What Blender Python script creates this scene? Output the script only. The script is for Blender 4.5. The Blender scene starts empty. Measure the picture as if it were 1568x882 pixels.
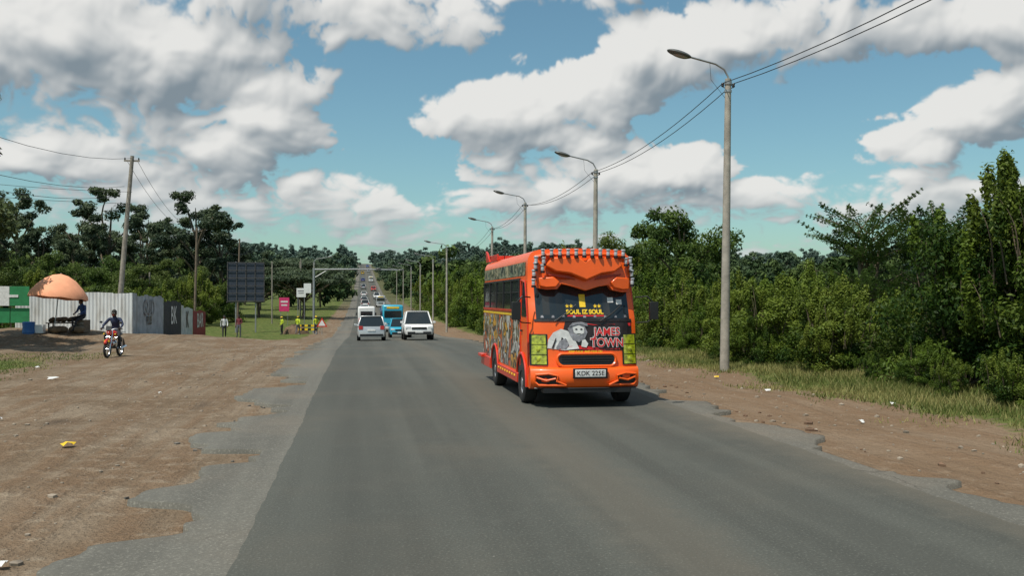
import bpy, bmesh, math, random
import numpy as np
from mathutils import Vector, Matrix, Euler
R=math.radians
scene=bpy.context.scene
rnd=random.Random(7); nr=np.random.default_rng(7)
scene.view_settings.view_transform='Standard'
scene.view_settings.look='None'
scene.view_settings.exposure=0

# ------------------------------------------------------------------ materials
def mat(name,col,rough=.7,metal=0,var=.15,scale=4,bump=0,coat=0,spec=.5):
    m=bpy.data.materials.new(name); m.use_nodes=True
    nt=m.node_tree; b=nt.nodes['Principled BSDF']
    b.inputs['Roughness'].default_value=rough; b.inputs['Metallic'].default_value=metal
    b.inputs['Specular IOR Level'].default_value=spec
    b.inputs['Coat Weight'].default_value=coat; b.inputs['Coat Roughness'].default_value=.08
    tc=nt.nodes.new('ShaderNodeTexCoord')
    n=nt.nodes.new('ShaderNodeTexNoise'); n.inputs['Scale'].default_value=scale; n.inputs['Detail'].default_value=4
    nt.links.new(tc.outputs['Object'],n.inputs['Vector'])
    r=nt.nodes.new('ShaderNodeValToRGB')
    r.color_ramp.elements[0].position=.3; r.color_ramp.elements[1].position=.7
    r.color_ramp.elements[0].color=(*[c*(1-var) for c in col],1)
    r.color_ramp.elements[1].color=(*[min(1,c*(1+var)) for c in col],1)
    nt.links.new(n.outputs['Fac'],r.inputs['Fac']); nt.links.new(r.outputs['Color'],b.inputs['Base Color'])
    if bump:
        bp=nt.nodes.new('ShaderNodeBump'); bp.inputs['Strength'].default_value=bump; bp.inputs['Distance'].default_value=.02
        n2=nt.nodes.new('ShaderNodeTexNoise'); n2.inputs['Scale'].default_value=scale*8; n2.inputs['Detail'].default_value=3
        nt.links.new(tc.outputs['Object'],n2.inputs['Vector'])
        nt.links.new(n2.outputs['Fac'],bp.inputs['Height']); nt.links.new(bp.outputs['Normal'],b.inputs['Normal'])
    return m

class NG:
    def __init__(s,nt): s.nt=nt
    def n(s,t,**k):
        x=s.nt.nodes.new(t)
        for a,b in k.items(): setattr(x,a,b)
        return x
    def set(s,inp,v):
        if isinstance(v,bpy.types.NodeSocket): s.nt.links.new(v,inp)
        else: inp.default_value=v
    def m(s,op,a,b=None,c=None,clamp=False):
        x=s.n('ShaderNodeMath',operation=op); x.use_clamp=clamp
        s.set(x.inputs[0],a)
        if b is not None: s.set(x.inputs[1],b)
        if c is not None: s.set(x.inputs[2],c)
        return x.outputs[0]
    def v(s,op,a,b=None,c=None):
        x=s.n('ShaderNodeVectorMath',operation=op); s.set(x.inputs[0],a)
        if b is not None:
            s.set(x.inputs['Scale'] if op=='SCALE' else x.inputs[1],b)
        if c is not None: s.set(x.inputs[2],c)
        return x.outputs['Value'] if op in('DOT_PRODUCT','LENGTH') else x.outputs[0]
    def noise(s,vec,scale,detail=4,rough=.5,col=False):
        x=s.n('ShaderNodeTexNoise'); s.set(x.inputs['Vector'],vec)
        x.inputs['Scale'].default_value=scale; x.inputs['Detail'].default_value=detail; x.inputs['Roughness'].default_value=rough
        return x.outputs['Color' if col else 'Fac']
    def vor(s,vec,scale,detail=0,feature='F1',out='Distance'):
        x=s.n('ShaderNodeTexVoronoi',feature=feature); s.set(x.inputs['Vector'],vec); x.inputs['Scale'].default_value=scale
        if 'Detail' in x.inputs: x.inputs['Detail'].default_value=detail
        return x.outputs[out]
    def ss(s,v,a,b,x0=0,x1=1):
        x=s.n('ShaderNodeMapRange',interpolation_type='SMOOTHSTEP'); s.set(x.inputs['Value'],v)
        x.inputs['From Min'].default_value=a; x.inputs['From Max'].default_value=b
        x.inputs['To Min'].default_value=x0; x.inputs['To Max'].default_value=x1
        return x.outputs['Result']
    def mix(s,f,a,b,mode='MIX'):
        x=s.n('ShaderNodeMix',data_type='RGBA',blend_type=mode)
        s.set(x.inputs[0],f)
        for i,v in((6,a),(7,b)):
            if isinstance(v,tuple) and len(v)==3: v=(*v,1)
            s.set(x.inputs[i],v)
        return x.outputs[2]
    def scl(s,vec,sc):
        return s.v('MULTIPLY',vec,sc)

def newmat(name,rough=.9,spec=.3):
    m=bpy.data.materials.new(name); m.use_nodes=True
    b=m.node_tree.nodes['Principled BSDF']; b.inputs['Roughness'].default_value=rough; b.inputs['Specular IOR Level'].default_value=spec
    return m,NG(m.node_tree),b

def leafmat(name,dark,lite,haze=None,trans=.25,orand=.4,alt=None):
    m=bpy.data.materials.new(name); m.use_nodes=True; g=NG(m.node_tree)
    nt=m.node_tree; b=nt.nodes['Principled BSDF']; out=nt.nodes['Material Output']
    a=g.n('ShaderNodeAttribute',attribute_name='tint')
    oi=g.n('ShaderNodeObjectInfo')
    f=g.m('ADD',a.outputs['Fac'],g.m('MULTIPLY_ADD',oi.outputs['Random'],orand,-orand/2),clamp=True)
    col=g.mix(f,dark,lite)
    if alt: col=g.mix(g.m('MULTIPLY',g.m('FRACT',g.m('MULTIPLY',oi.outputs['Random'],9.37)),g.m('MULTIPLY',f,.8)),col,alt)
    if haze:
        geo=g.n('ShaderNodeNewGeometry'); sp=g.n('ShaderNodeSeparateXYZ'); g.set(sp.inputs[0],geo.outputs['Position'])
        col=g.mix(g.ss(sp.outputs['Y'],haze[0],haze[1],0,haze[2]),col,haze[3])  # distance haze painted into the leaf colour, growing along Y
    if trans<=.1:
        nt.nodes.remove(b); d=g.n('ShaderNodeBsdfDiffuse'); g.set(d.inputs['Color'],col); nt.links.new(d.outputs[0],out.inputs['Surface']); return m
    b.inputs['Roughness'].default_value=.55; b.inputs['Specular IOR Level'].default_value=.22
    g.set(b.inputs['Base Color'],col)
    t=g.n('ShaderNodeBsdfTranslucent'); g.set(t.inputs['Color'],col)
    mx=g.n('ShaderNodeMixShader'); mx.inputs[0].default_value=trans
    nt.links.new(b.outputs[0],mx.inputs[1]); nt.links.new(t.outputs[0],mx.inputs[2]); nt.links.new(mx.outputs[0],out.inputs['Surface'])
    return m

M={}
M['orange']=mat('orange_paint',(.86,.115,.006),.38,coat=.25,var=.06)
M['red']=mat('red_paint',(.60,.03,.008),.35,coat=.3,var=.1)
M['black']=mat('black_plastic',(.012,.012,.013),.45)
M['rubber']=mat('tyre_rubber',(.018,.018,.018),.85)
M['glass']=mat('dark_glass',(.015,.02,.022),.06,spec=.8,var=.05)
M['chrome']=mat('chrome',(.75,.76,.78),.18,metal=.85,var=.05)
M['rim']=mat('wheel_rim',(.35,.35,.36),.4,metal=.5)
M['white']=mat('white_paint',(.75,.75,.73),.4,var=.05,coat=.3)
M['dwhite']=mat('decal_white',(.66,.66,.64),.5,var=.15,scale=10)
M['dgrey']=mat('decal_grey',(.22,.22,.24),.5,var=.5,scale=14)
M['dblack']=mat('decal_black',(.02,.012,.012),.4,var=.5,scale=6)
M['dred']=mat('decal_red',(.6,.015,.015),.4)
M['yellow']=mat('yellow_paint',(.75,.5,.02),.45)
M['lens']=mat('amber_green_lens',(.33,.37,.02),.12,var=.55,scale=16,coat=.8)
M['hlens']=mat('headlamp_lens',(.7,.72,.72),.1,var=.2,scale=10,coat=.8)
M['tail']=mat('tail_lamp',(.45,.02,.02),.2,coat=.5)
M['concrete']=mat('pole_concrete',(.34,.31,.26),.85,var=.22,scale=5,bump=.3)
M['lamp']=mat('lamp_metal',(.12,.125,.12),.45,metal=.3)
M['galv']=mat('galvanised_steel',(.34,.35,.35),.45,metal=.5)
M['wood']=mat('weathered_wood',(.16,.12,.085),.9,var=.3,bump=.4)
M['woodgrey']=mat('grey_wood',(.27,.24,.20),.9,var=.3,bump=.4)
M['wire']=mat('cable',(.03,.03,.03),.6)
M['bark']=mat('bark',(.11,.085,.055),.95,var=.4)
M['skin']=mat('dark_skin',(.07,.035,.02),.5)
M['hair']=mat('black_hair',(.008,.007,.006),.8)
M['silver']=mat('silver_paint',(.50,.52,.53),.3,metal=.4,coat=.5,var=.04)
M['teal']=mat('teal_paint',(.03,.35,.5),.3,coat=.5,var=.05)
M['blue']=mat('blue_paint',(.02,.08,.35),.4,coat=.3)
M['magenta']=mat('magenta_board',(.6,.03,.14),.6)
M['fgreen']=mat('green_board',(.02,.20,.07),.6)

def wrap(name,cols,scale):
    m,g,b=newmat(name,.35,.5); b.inputs['Coat Weight'].default_value=.25
    tc=g.n('ShaderNodeTexCoord').outputs['Object']
    w=g.v('ADD',tc,g.v('SCALE',g.noise(tc,scale*1.6,2,col=True),.7))
    r=g.n('ShaderNodeValToRGB'); r.color_ramp.interpolation='CONSTANT'
    e=r.color_ramp.elements
    while len(e)<len(cols): e.new(.5)
    for i,c in enumerate(cols):
        e[i].position=.27+.46*i/len(cols) if i else 0; e[i].color=(*c,1)
    g.set(r.inputs['Fac'],g.noise(w,scale,2.5,.55)); g.set(b.inputs['Base Color'],r.outputs['Color'])
    return m
M['wrapA']=wrap('bus_wrap_lower',[(.03,.02,.02),(.30,.28,.24),(.015,.015,.015),(.62,.30,.02),(.02,.02,.02),(.50,.49,.45),(.12,.10,.08),(.015,.015,.015),(.60,.10,.01),(.03,.03,.03),(.6,.58,.5)],1.25)
M['wrapB']=wrap('bus_wrap_upper',[(.02,.02,.02),(.10,.14,.09),(.32,.30,.2),(.05,.06,.03),(.4,.36,.22),(.03,.03,.02),(.2,.2,.16)],2.0)

# ------------------------------------------------------------------ builders
def link(o,parent=None):
    scene.collection.objects.link(o)
    if parent: o.parent=parent
    return o
def empty(name,loc=(0,0,0),rot=(0,0,0),sc=1):
    o=bpy.data.objects.new(name,None); link(o); o.location=loc; o.rotation_euler=rot; o.scale=(sc,)*3; return o

class MB:
    def __init__(s): s.V=[];s.F=[];s.M=[]
    def add(s,vs,fs,mi=0):
        k=len(s.V); s.V+= [tuple(v) for v in vs]
        for f in fs: s.F.append([i+k for i in f]); s.M.append(mi)
    def box(s,c,z,mi=0,rot=None,taper=1):
        m=Euler(rot).to_matrix() if rot else Matrix.Identity(3)
        vs=[]
        for k in(-1,1):
            tp=taper if k>0 else 1
            for i,j in((-1,-1),(1,-1),(1,1),(-1,1)):
                vs.append(Vector(c)+m@Vector((i*z[0]/2*tp,j*z[1]/2*tp,k*z[2]/2)))
        s.add(vs,[(3,2,1,0),(4,5,6,7),(0,1,5,4),(1,2,6,5),(2,3,7,6),(3,0,4,7)],mi)
    def tube(s,pts,r,mi=0,segs=8,cap=True):
        pts=[Vector(p) for p in pts]
        if not hasattr(r,'__len__'): r=[r]*len(pts)
        vs=[];fs=[]; up=None
        for i,p in enumerate(pts):
            d=(pts[min(i+1,len(pts)-1)]-pts[max(i-1,0)]).normalized()
            if up is None:
                a=Vector((0,0,1)) if abs(d.z)<.9 else Vector((1,0,0))
            else: a=up
            u=d.cross(a).normalized(); w=u.cross(d); up=w
            for k in range(segs):
                t=2*math.pi*k/segs; vs.append(p+(u*math.cos(t)+w*math.sin(t))*r[i])
        for i in range(len(pts)-1):
            for k in range(segs):
                a=i*segs+k;b=i*segs+(k+1)%segs; fs.append((a,b,b+segs,a+segs))
        if cap:
            fs.append(tuple(range(segs))[::-1]); n=(len(pts)-1)*segs; fs.append(tuple(range(n,n+segs)))
        s.add(vs,fs,mi)
    def lathe(s,prof,c,axis='Z',mi=0,segs=20,closed=False):
        vs=[];fs=[]
        for r,h in prof:
            for k in range(segs):
                t=2*math.pi*k/segs; a,b=r*math.cos(t),r*math.sin(t)
                v={'Z':(a,b,h),'X':(h,a,b),'Y':(a,h,b)}[axis]
                vs.append(Vector(c)+Vector(v))
        n=len(prof)
        for i in range(n if closed else n-1):
            for k in range(segs):
                a=i*segs+k;b=i*segs+(k+1)%segs; j=((i+1)%n)*segs
                fs.append((a,b,j+(k+1)%segs,j+k))
        s.add(vs,fs,mi)
    def ell(s,c,r,mi=0,segs=12,rings=8,z0=-1):
        if not hasattr(r,'__len__'): r=(r,)*3
        vs=[];fs=[]
        for i in range(rings+1):
            ph=math.asin(z0)+(math.pi/2-math.asin(z0))*i/rings
            for k in range(segs):
                t=2*math.pi*k/segs
                vs.append((c[0]+r[0]*math.cos(ph)*math.cos(t),c[1]+r[1]*math.cos(ph)*math.sin(t),c[2]+r[2]*math.sin(ph)))
        for i in range(rings):
            for k in range(segs):
                a=i*segs+k;b=i*segs+(k+1)%segs; fs.append((a,b,b+segs,a+segs))
        s.add(vs,fs,mi)
    def prism(s,pts,d,mi=0):
        n=len(pts); a=[Vector(p) for p in pts]; b=[p+Vector(d) for p in a]
        s.add(a+b,[tuple(range(n)),tuple(range(n,2*n))[::-1]]+[(i,(i+1)%n,n+(i+1)%n,n+i) for i in range(n)],mi)
    def out(s,name,mats,parent=None,loc=(0,0,0),rot=(0,0,0),sc=1,bevel=0,ang=35,weld=False):
        me=bpy.data.meshes.new(name); me.from_pydata(s.V,[],s.F)
        for m in mats: me.materials.append(M[m] if isinstance(m,str) else m)
        me.polygons.foreach_set('material_index',s.M)
        bm=bmesh.new(); bm.from_mesh(me)
        if weld: bmesh.ops.remove_doubles(bm,verts=bm.verts,dist=1e-4)
        bmesh.ops.recalc_face_normals(bm,faces=bm.faces); bm.to_mesh(me); bm.free()
        me.polygons.foreach_set('use_smooth',[True]*len(me.polygons)); me.set_sharp_from_angle(angle=R(ang))
        o=bpy.data.objects.new(name,me); link(o,parent); o.location=loc; o.rotation_euler=rot; o.scale=(sc,)*3
        if bevel:
            b=o.modifiers.new('b','BEVEL'); b.width=bevel; b.segments=2; b.limit_method='ANGLE'; b.angle_limit=R(40)
        return o

def text_geo(body,size,bold=0.0,shear=0):
    cu=bpy.data.curves.new('t','FONT'); cu.body=body; cu.size=size; cu.align_x='CENTER'; cu.align_y='CENTER'; cu.offset=bold; cu.shear=shear
    o=bpy.data.objects.new('t',cu); scene.collection.objects.link(o)
    bpy.context.view_layer.update()
    dg=bpy.context.evaluated_depsgraph_get(); me=bpy.data.meshes.new_from_object(o.evaluated_get(dg))
    vs=[(v.co.x,v.co.y) for v in me.vertices]; fs=[tuple(p.vertices) for p in me.polygons]
    bpy.data.objects.remove(o); bpy.data.meshes.remove(me); bpy.data.curves.remove(cu)
    return vs,fs
def raw(name,vs,fs,m,parent=None,smooth=False):
    me=bpy.data.meshes.new(name); me.from_pydata([tuple(v) for v in vs],[],fs)
    me.materials.append(M[m] if isinstance(m,str) else m)
    if smooth: me.polygons.foreach_set('use_smooth',[True]*len(me.polygons))
    o=bpy.data.objects.new(name,me); return link(o,parent)

# ------------------------------------------------------------------ terrain
KY=[-4000,38,60,82,100,140,217,300,434,600,720,800,1000,4500]
KZ=[0,0,-.5,-1.2,-1.3,-1.0,.5,3.2,10,20,28,31,26,22]
def prof(y):
    y=np.asarray(y,float); return sum(np.interp(y+d,KY,KZ) for d in np.linspace(-8,8,9))/9
def sst(v,a,b):
    t=np.clip((v-a)/(b-a),0,1); return t*t*(3-2*t)
def hgt(x,y):
    x=np.asarray(x,float); y=np.asarray(y,float)
    z=prof(y)-.085
    off=np.maximum(sst(-x,2.6,4.5),sst(x,7.2,9))
    z=z+off*(.04+.035*np.sin(x*1.7+y*.6)+.03*np.sin(y*1.1-x*.7)+.02*np.sin(x*3.1+1)*np.sin(y*2.3))
    z=z+.15*sst(x,9,12.5)
    z=z+.55*np.exp(-(((x+16.5)/5)**2+((y-51)/4.5)**2))+.45*sst(-x,6,12)*sst(y,44,54)*(1-sst(y,62,78))
    far=sst(y,150,420)*sst(np.abs(x-2),20,120)
    z=z+far*(5*np.sin(x*.013+1.1)+3*np.sin(x*.031+y*.006)+2)
    return z
def gz(x,y): return float(hgt(x,y))

def axis(fine0,fine1,step,lo,hi,grow=1.18):
    a=list(np.arange(fine0,fine1+1e-6,step)); s=step
    while a[-1]<hi: s*=grow; a.append(a[-1]+s)
    s=step
    while a[0]>lo: s*=grow; a.insert(0,a[0]-s)
    return np.array(a)
XS=axis(-26,26,.4,-3500,3500); YS=axis(-4,110,.5,-600,4500,1.06)

def gridmesh(name,X,Y,Z,m,attrs=None):
    ny,nx=X.shape; V=np.stack([X,Y,Z],-1).reshape(-1,3)
    i=np.arange(ny*nx).reshape(ny,nx)
    F=np.stack([i[:-1,:-1],i[:-1,1:],i[1:,1:],i[1:,:-1]],-1).reshape(-1,4)
    return fast(name,V,F,[m],attrs=attrs,smooth=True)
def fast(name,V,F,mats,mi=None,attrs=None,smooth=False,mesh_only=False):
    me=bpy.data.meshes.new(name); me.vertices.add(len(V)); me.vertices.foreach_set('co',np.ascontiguousarray(V,dtype=np.float32).ravel())
    k=F.shape[1]; me.loops.add(F.size); me.polygons.add(len(F))
    me.loops.foreach_set('vertex_index',np.ascontiguousarray(F,dtype=np.int32).ravel())
    me.polygons.foreach_set('loop_start',np.arange(0,F.size,k,dtype=np.int32))
    for m in mats: me.materials.append(m)
    if mi is not None: me.polygons.foreach_set('material_index',np.ascontiguousarray(mi,dtype=np.int32))
    if smooth: me.polygons.foreach_set('use_smooth',np.ones(len(F),bool))
    me.update(calc_edges=True)
    if attrs:
        for a,v in attrs.items():
            at=me.attributes.new(a,'FLOAT','POINT'); at.data.foreach_set('value',np.ascontiguousarray(v,dtype=np.float32).ravel())
    if mesh_only: return me
    return link(bpy.data.objects.new(name,me))

# ground material
gm,g,b=newmat('earth_and_grass',.95,.15)
pos=g.n('ShaderNodeNewGeometry').outputs['Position']
at=g.n('ShaderNodeAttribute',attribute_name='grass').outputs['Fac']
dk=g.n('ShaderNodeAttribute',attribute_name='damp').outputs['Fac']
sp=g.n('ShaderNodeSeparateXYZ'); g.set(sp.inputs[0],pos)
nb=g.noise(pos,.35,5,.6); nf=g.noise(pos,3.5,5,.65); nvf=g.noise(pos,22,3,.7)
trk=g.noise(g.scl(pos,(1.6,.10,1)),1.3,3,.55)
dirt=g.mix(g.ss(nb,.35,.65),(.180,.128,.082),(.275,.215,.152))
dirt=g.mix(g.ss(trk,.42,.60,0,.7),dirt,(.195,.125,.074))
dirt=g.mix(g.ss(nf,.5,.72,0,.7),dirt,(.34,.275,.20))
dirt=g.mix(g.ss(nf,.45,.30,0,.4),dirt,(.12,.085,.055))
dirt=g.mix(g.ss(nvf,.35,.6,.38,0),dirt,(.09,.063,.04))
peb=g.vor(pos,9,0); dirt=g.mix(g.ss(peb,.10,.04,0,.5),dirt,(.38,.34,.28))
dirt=g.mix(g.ss(sp.outputs['X'],5.5,7.5,0,.5),dirt,(.225,.145,.088))
dirt=g.mix(g.ss(g.m('ADD',dk,g.m('MULTIPLY_ADD',nf,.8,-.4)),.35,.85,0,.7),dirt,(.075,.055,.04))
grass=g.mix(g.ss(nf,.35,.65),(.055,.085,.018),(.13,.155,.042))
grass=g.mix(g.ss(g.noise(pos,.8,3),.5,.68,0,.55),grass,(.17,.15,.06))
dirt=g.mix(g.ss(sp.outputs['Y'],150,260,0,.8),dirt,(.06,.08,.032))
grass=g.mix(g.ss(sp.outputs['Y'],160,520),grass,(.045,.07,.03))
fac=g.m('ADD',at,g.m('ADD',g.m('MULTIPLY_ADD',nb,.9,-.45),g.m('MULTIPLY_ADD',nf,.7,-.35)))
g.set(b.inputs['Base Color'],g.mix(g.ss(fac,.42,.62),dirt,grass))
bp=g.n('ShaderNodeBump'); bp.inputs['Strength'].default_value=.9; bp.inputs['Distance'].default_value=.09
g.set(bp.inputs['Height'],g.m('ADD',g.m('MULTIPLY',nvf,.6),g.m('ADD',g.m('MULTIPLY',nf,1.6),g.m('MULTIPLY',trk,2.0)))); g.set(b.inputs['Normal'],bp.outputs['Normal'])

XX,YY=np.meshgrid(XS,YS)
def grassf(x,y):
    right=.75*sst(x,8.8,11.3)+.3*sst(x,11.5,12.5)
    ln=.66*sst(-x,8.6,11.2)*(1-sst(y,33,38))*sst(y,14,22)
    ln2=1.0*sst(-x,3.2,6)*sst(y,62,74)*(1-.75*np.exp(-(((x+10)/3.5)**2+((y-66)/7)**2)))
    lf=1.0*sst(-x,19,26)
    return np.clip(right+np.maximum(np.maximum(ln,ln2),lf),0,1.2)
def dampf(x,y):
    s=0
    for a,b_,rx,ry in((-5.1,17.4,.40,.75),(-3.1,20,.22,1.3),(8.2,21,.25,.6)): s=s+.9*np.exp(-(((x-a)/rx)**2+((y-b_)/ry)**2))
    return s
gridmesh('ground',XX,YY,hgt(XX,YY),gm,{'grass':grassf(XX,YY),'damp':dampf(XX,YY)})

# asphalt
def asphalt(name,base,dust,dustf,edge):
    m,g,b=newmat(name,.85,.35)
    pos=g.n('ShaderNodeNewGeometry').outputs['Position']; sp=g.n('ShaderNodeSeparateXYZ'); g.set(sp.inputs[0],pos)
    big=g.noise(pos,.22,4,.6); st=g.noise(g.scl(pos,(1.1,.035,1)),1.5,3,.5); fine=g.noise(pos,38,3,.7); mid=g.noise(pos,2.3,5,.65)
    c=g.mix(g.ss(st,.35,.65),tuple(x*.86 for x in base),tuple(x*1.15 for x in base))
    c=g.mix(g.ss(big,.45,.7,0,dustf),c,dust)
    c=g.mix(g.ss(mid,.5,.75,0,.35),c,tuple(x*1.4 for x in base))
    c=g.mix(g.ss(fine,.3,.7,.35,0),c,tuple(x*.4 for x in base))
    c=g.mix(g.ss(fine,.56,.70,0,.7),c,tuple(x*2.2 for x in base))
    spk=g.vor(pos,3.1,0); c=g.mix(g.ss(spk,.035,.015,0,.6),c,(.3,.28,.24))
    if edge:
        e=g.m('ADD',sp.outputs['X'],g.m('MULTIPLY_ADD',mid,.9,-.45))
        c=g.mix(g.ss(e,5.3,6.2,0,.55),c,dust)
        c=g.mix(g.m('MULTIPLY',g.ss(e,1.9,2.6),g.ss(e,3.4,2.8,0,.35)),c,dust)
        c=g.mix(g.m('MULTIPLY',g.ss(e,-.9,-.3),g.ss(e,.9,.1,0,.30)),c,tuple(x*.72 for x in base))
        c=g.mix(g.m('MULTIPLY',g.m('MULTIPLY',g.ss(e,4.1,4.4),g.ss(e,5.0,4.6)),g.ss(st,.4,.6,.1,.4)),c,tuple(x*.70 for x in base))
    else:
        cr=g.vor(g.v('ADD',pos,g.v('SCALE',g.noise(pos,1.5,4,col=True),.9)),.32,0,'DISTANCE_TO_EDGE')
        c=g.mix(g.m('MULTIPLY',g.ss(cr,.008,.002),g.ss(big,.5,.6,0,.5)),c,(.03,.027,.023))
    g.set(b.inputs['Base Color'],c)
    bp=g.n('ShaderNodeBump'); bp.inputs['Strength'].default_value=.6; bp.inputs['Distance'].default_value=.012
    g.set(bp.inputs['Height'],g.m('ADD',fine,mid)); g.set(b.inputs['Normal'],bp.outputs['Normal'])
    return m
Mroad=asphalt('asphalt',(.078,.080,.068),(.14,.12,.09),.40,True)
Mshl=asphalt('old_asphalt',(.130,.124,.104),(.19,.158,.12),.7,False)
def wob(y,a,seed,fr=(.35,.9,2.3,5.1,11.0)):
    y=np.asarray(y,float); r=np.random.default_rng(seed); s=0
    for i,f in enumerate(fr): s=s+np.sin(y*f+r.uniform(0,6.3))/(1+i*.55)
    return s*a
ryf=np.concatenate([np.arange(-8,70,.06),np.arange(70,850,3)])
u=np.linspace(0,1,12)
X=(-1.0+wob(ryf,.014,1))[:,None]*(1-u)+(6.05+wob(ryf,.025,2))[:,None]*u
Y=np.repeat(ryf[:,None],12,1)
gridmesh('road',X,Y,prof(Y),Mroad)
EDGE={}
def shoulder(name,xin,xout,seed,amp,side):
    xo=xout+side*wob(ryf,amp,seed)
    r=np.random.default_rng(seed+50)
    for k in range(70):    # bites out of the broken edge
        c=r.uniform(3,60); w=r.uniform(.12,.9); d=r.uniform(.10,.75)*(w+.25)
        xo=xo-side*d*np.exp(-(np.abs(ryf-c)/w)**8)
    kx=np.cumsum(r.uniform(.08,.5,900))-10; kz=r.uniform(-.09,.09,900); xo=xo+np.interp(ryf,kx,kz)+r.uniform(-.012,.012,len(ryf))
    if side<0: xo=np.minimum(xo,-1.35)
    else: xo=np.maximum(xo,6.3)
    EDGE[side]=xo
    us=np.array([0,.25,.5,.75,.93,1.0,1.008]); dz=np.array([-.009,-.009,-.010,-.012,-.014,-.018,-.18])
    X=xin+(xo-xin)[:,None]*us; Y=np.repeat(ryf[:,None],len(us),1); Z=prof(Y)+dz
    if side<0: X=X[:,::-1];Z=Z[:,::-1]
    gridmesh(name,X,Y,Z,Mshl)
shoulder('road_shoulder',-.9,-2.5,11,.09,-1)
shoulder('road_shoulder',5.9,6.95,12,.06,1)

# ------------------------------------------------------------------ foliage
L_bush=leafmat('bush_leaves',(.024,.058,.008),(.145,.225,.026),trans=.34,orand=.8,alt=(.19,.215,.035,1))
L_tree=leafmat('tree_leaves',(.024,.055,.012),(.110,.170,.030),trans=.34,orand=.6,alt=(.13,.155,.04,1))
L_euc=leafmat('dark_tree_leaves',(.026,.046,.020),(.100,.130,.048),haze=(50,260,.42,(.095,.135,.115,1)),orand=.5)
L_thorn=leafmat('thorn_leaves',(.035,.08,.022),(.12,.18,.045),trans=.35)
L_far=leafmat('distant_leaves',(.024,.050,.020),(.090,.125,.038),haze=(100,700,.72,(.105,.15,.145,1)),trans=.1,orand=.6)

def leafgeo(C,N,S):
    n=len(C); N=N/np.linalg.norm(N,axis=1,keepdims=True)
    A=nr.normal(size=(n,3)); U=np.cross(N,A); U/=np.linalg.norm(U,axis=1,keepdims=True); W=np.cross(N,U)
    S=S[:,None]
    P=np.stack([C-U*S,C-W*S*.45+N*S*.12,C+U*S,C+W*S*.45+N*S*.12],1).reshape(-1,3)
    return P,np.arange(4*n).reshape(n,4)
def clumpleaves(clumps,n,size,upb=.35,tv=.25):
    Cs=[];Ns=[];Ss=[];Ts=[]
    for c,r,tint in clumps:
        r=np.array(r if hasattr(r,'__len__') else (r,)*3,float)
        k=n
        d=nr.normal(size=(k,3)); d/=np.linalg.norm(d,axis=1,keepdims=True)
        rad=(.30+.75*nr.random(k)**.6)[:,None]*(1+.25*np.sin(d[:,:1]*5+c[0]*3)*np.cos(d[:,1:2]*6+c[1]*4))
        Cs.append(np.array(c)+d*rad*r); Ns.append(d*.7+nr.normal(size=(k,3))*.55+np.array([0,0,upb]))
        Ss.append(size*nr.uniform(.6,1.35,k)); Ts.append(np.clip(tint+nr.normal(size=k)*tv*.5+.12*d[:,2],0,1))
    return map(np.concatenate,(Cs,Ns,Ss,Ts))
def plant(name,limbs,C,N,S,T,lm,bark='bark',segs=6):
    mb=MB()
    for p,r in limbs: mb.tube(p,r,0,segs,cap=False)
    P,F=leafgeo(C,N,S); k=len(mb.V)
    V=np.concatenate([np.array(mb.V).reshape(-1,3),P]) if k else P
    FF=np.concatenate([np.array(mb.F).reshape(-1,4),F+k]) if k else F
    mi=np.concatenate([np.zeros(len(mb.F),int),np.ones(len(F),int)])
    t=np.concatenate([np.zeros(k),np.repeat(T,4)])
    return fast(name,V,FF,[M[bark],lm],mi,{'tint':t},mesh_only=True)
def limb(a,b,ra,rb,sag=.12,n=5):
    a=Vector(a);b=Vector(b); L=(b-a).length; m=Vector((rnd.uniform(-1,1),rnd.uniform(-1,1),rnd.uniform(-.2,1)))*L*sag
    pts=[];rs=[]
    for i in range(n+1):
        t=i/n; pts.append(a.lerp(b,t)+m*math.sin(math.pi*t)); rs.append(ra+(rb-ra)*t)
    return pts,rs

def bush_mesh(i,W=2.3,H=3.6,nc=40,n=340,size=.066,lm=None,spr=22,rmin=.30,rmax=.72):
    cl=[];lb=[]
    lob=[rnd.uniform(.65,1.15) for _ in range(7)]
    for k in range(nc):
        a=rnd.uniform(0,6.283); q=rnd.random()**.5; z=rnd.uniform(.05,1)
        lo=lob[int(a/6.2832*7)%7]
        rr=W*lo*q*math.sqrt(max(.05,1-(z*.9)**2.2)); c=(rr*math.cos(a),rr*math.sin(a),z*H*lo**.5*.9+.1)
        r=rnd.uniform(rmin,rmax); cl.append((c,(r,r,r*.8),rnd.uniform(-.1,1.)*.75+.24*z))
        if k%3==0: lb.append(limb((rnd.uniform(-.2,.2),rnd.uniform(-.2,.2),0),c,.05,.012))
    for k in range(spr):   # sprigs above the outline
        a=rnd.uniform(0,6.283); rr=W*.9*math.sqrt(rnd.random()); lo=lob[int(a/6.2832*7)%7]; h=H*lo**.5*(1-.28*(rr/W)**2)
        c=(rr*math.cos(a),rr*math.sin(a),h+rnd.uniform(-.1,.5)); cl.append((c,(.15,.15,.48),rnd.uniform(.4,1.)))
        lb.append(limb((c[0]*.8,c[1]*.8,h*.6),(c[0],c[1],c[2]+.4),.02,.006))
    return plant('bush_%d'%i,lb,*clumpleaves(cl,n,size),lm or L_bush)
BUSH=[bush_mesh(i,W=rnd.uniform(1.9,2.5),H=rnd.uniform(3.1,3.9)) for i in range(6)]
BIGB=[bush_mesh(8+i,W=2.4,H=5.4,nc=70,n=400,size=.060,spr=44,rmin=.28,rmax=.62) for i in range(2)]

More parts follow.
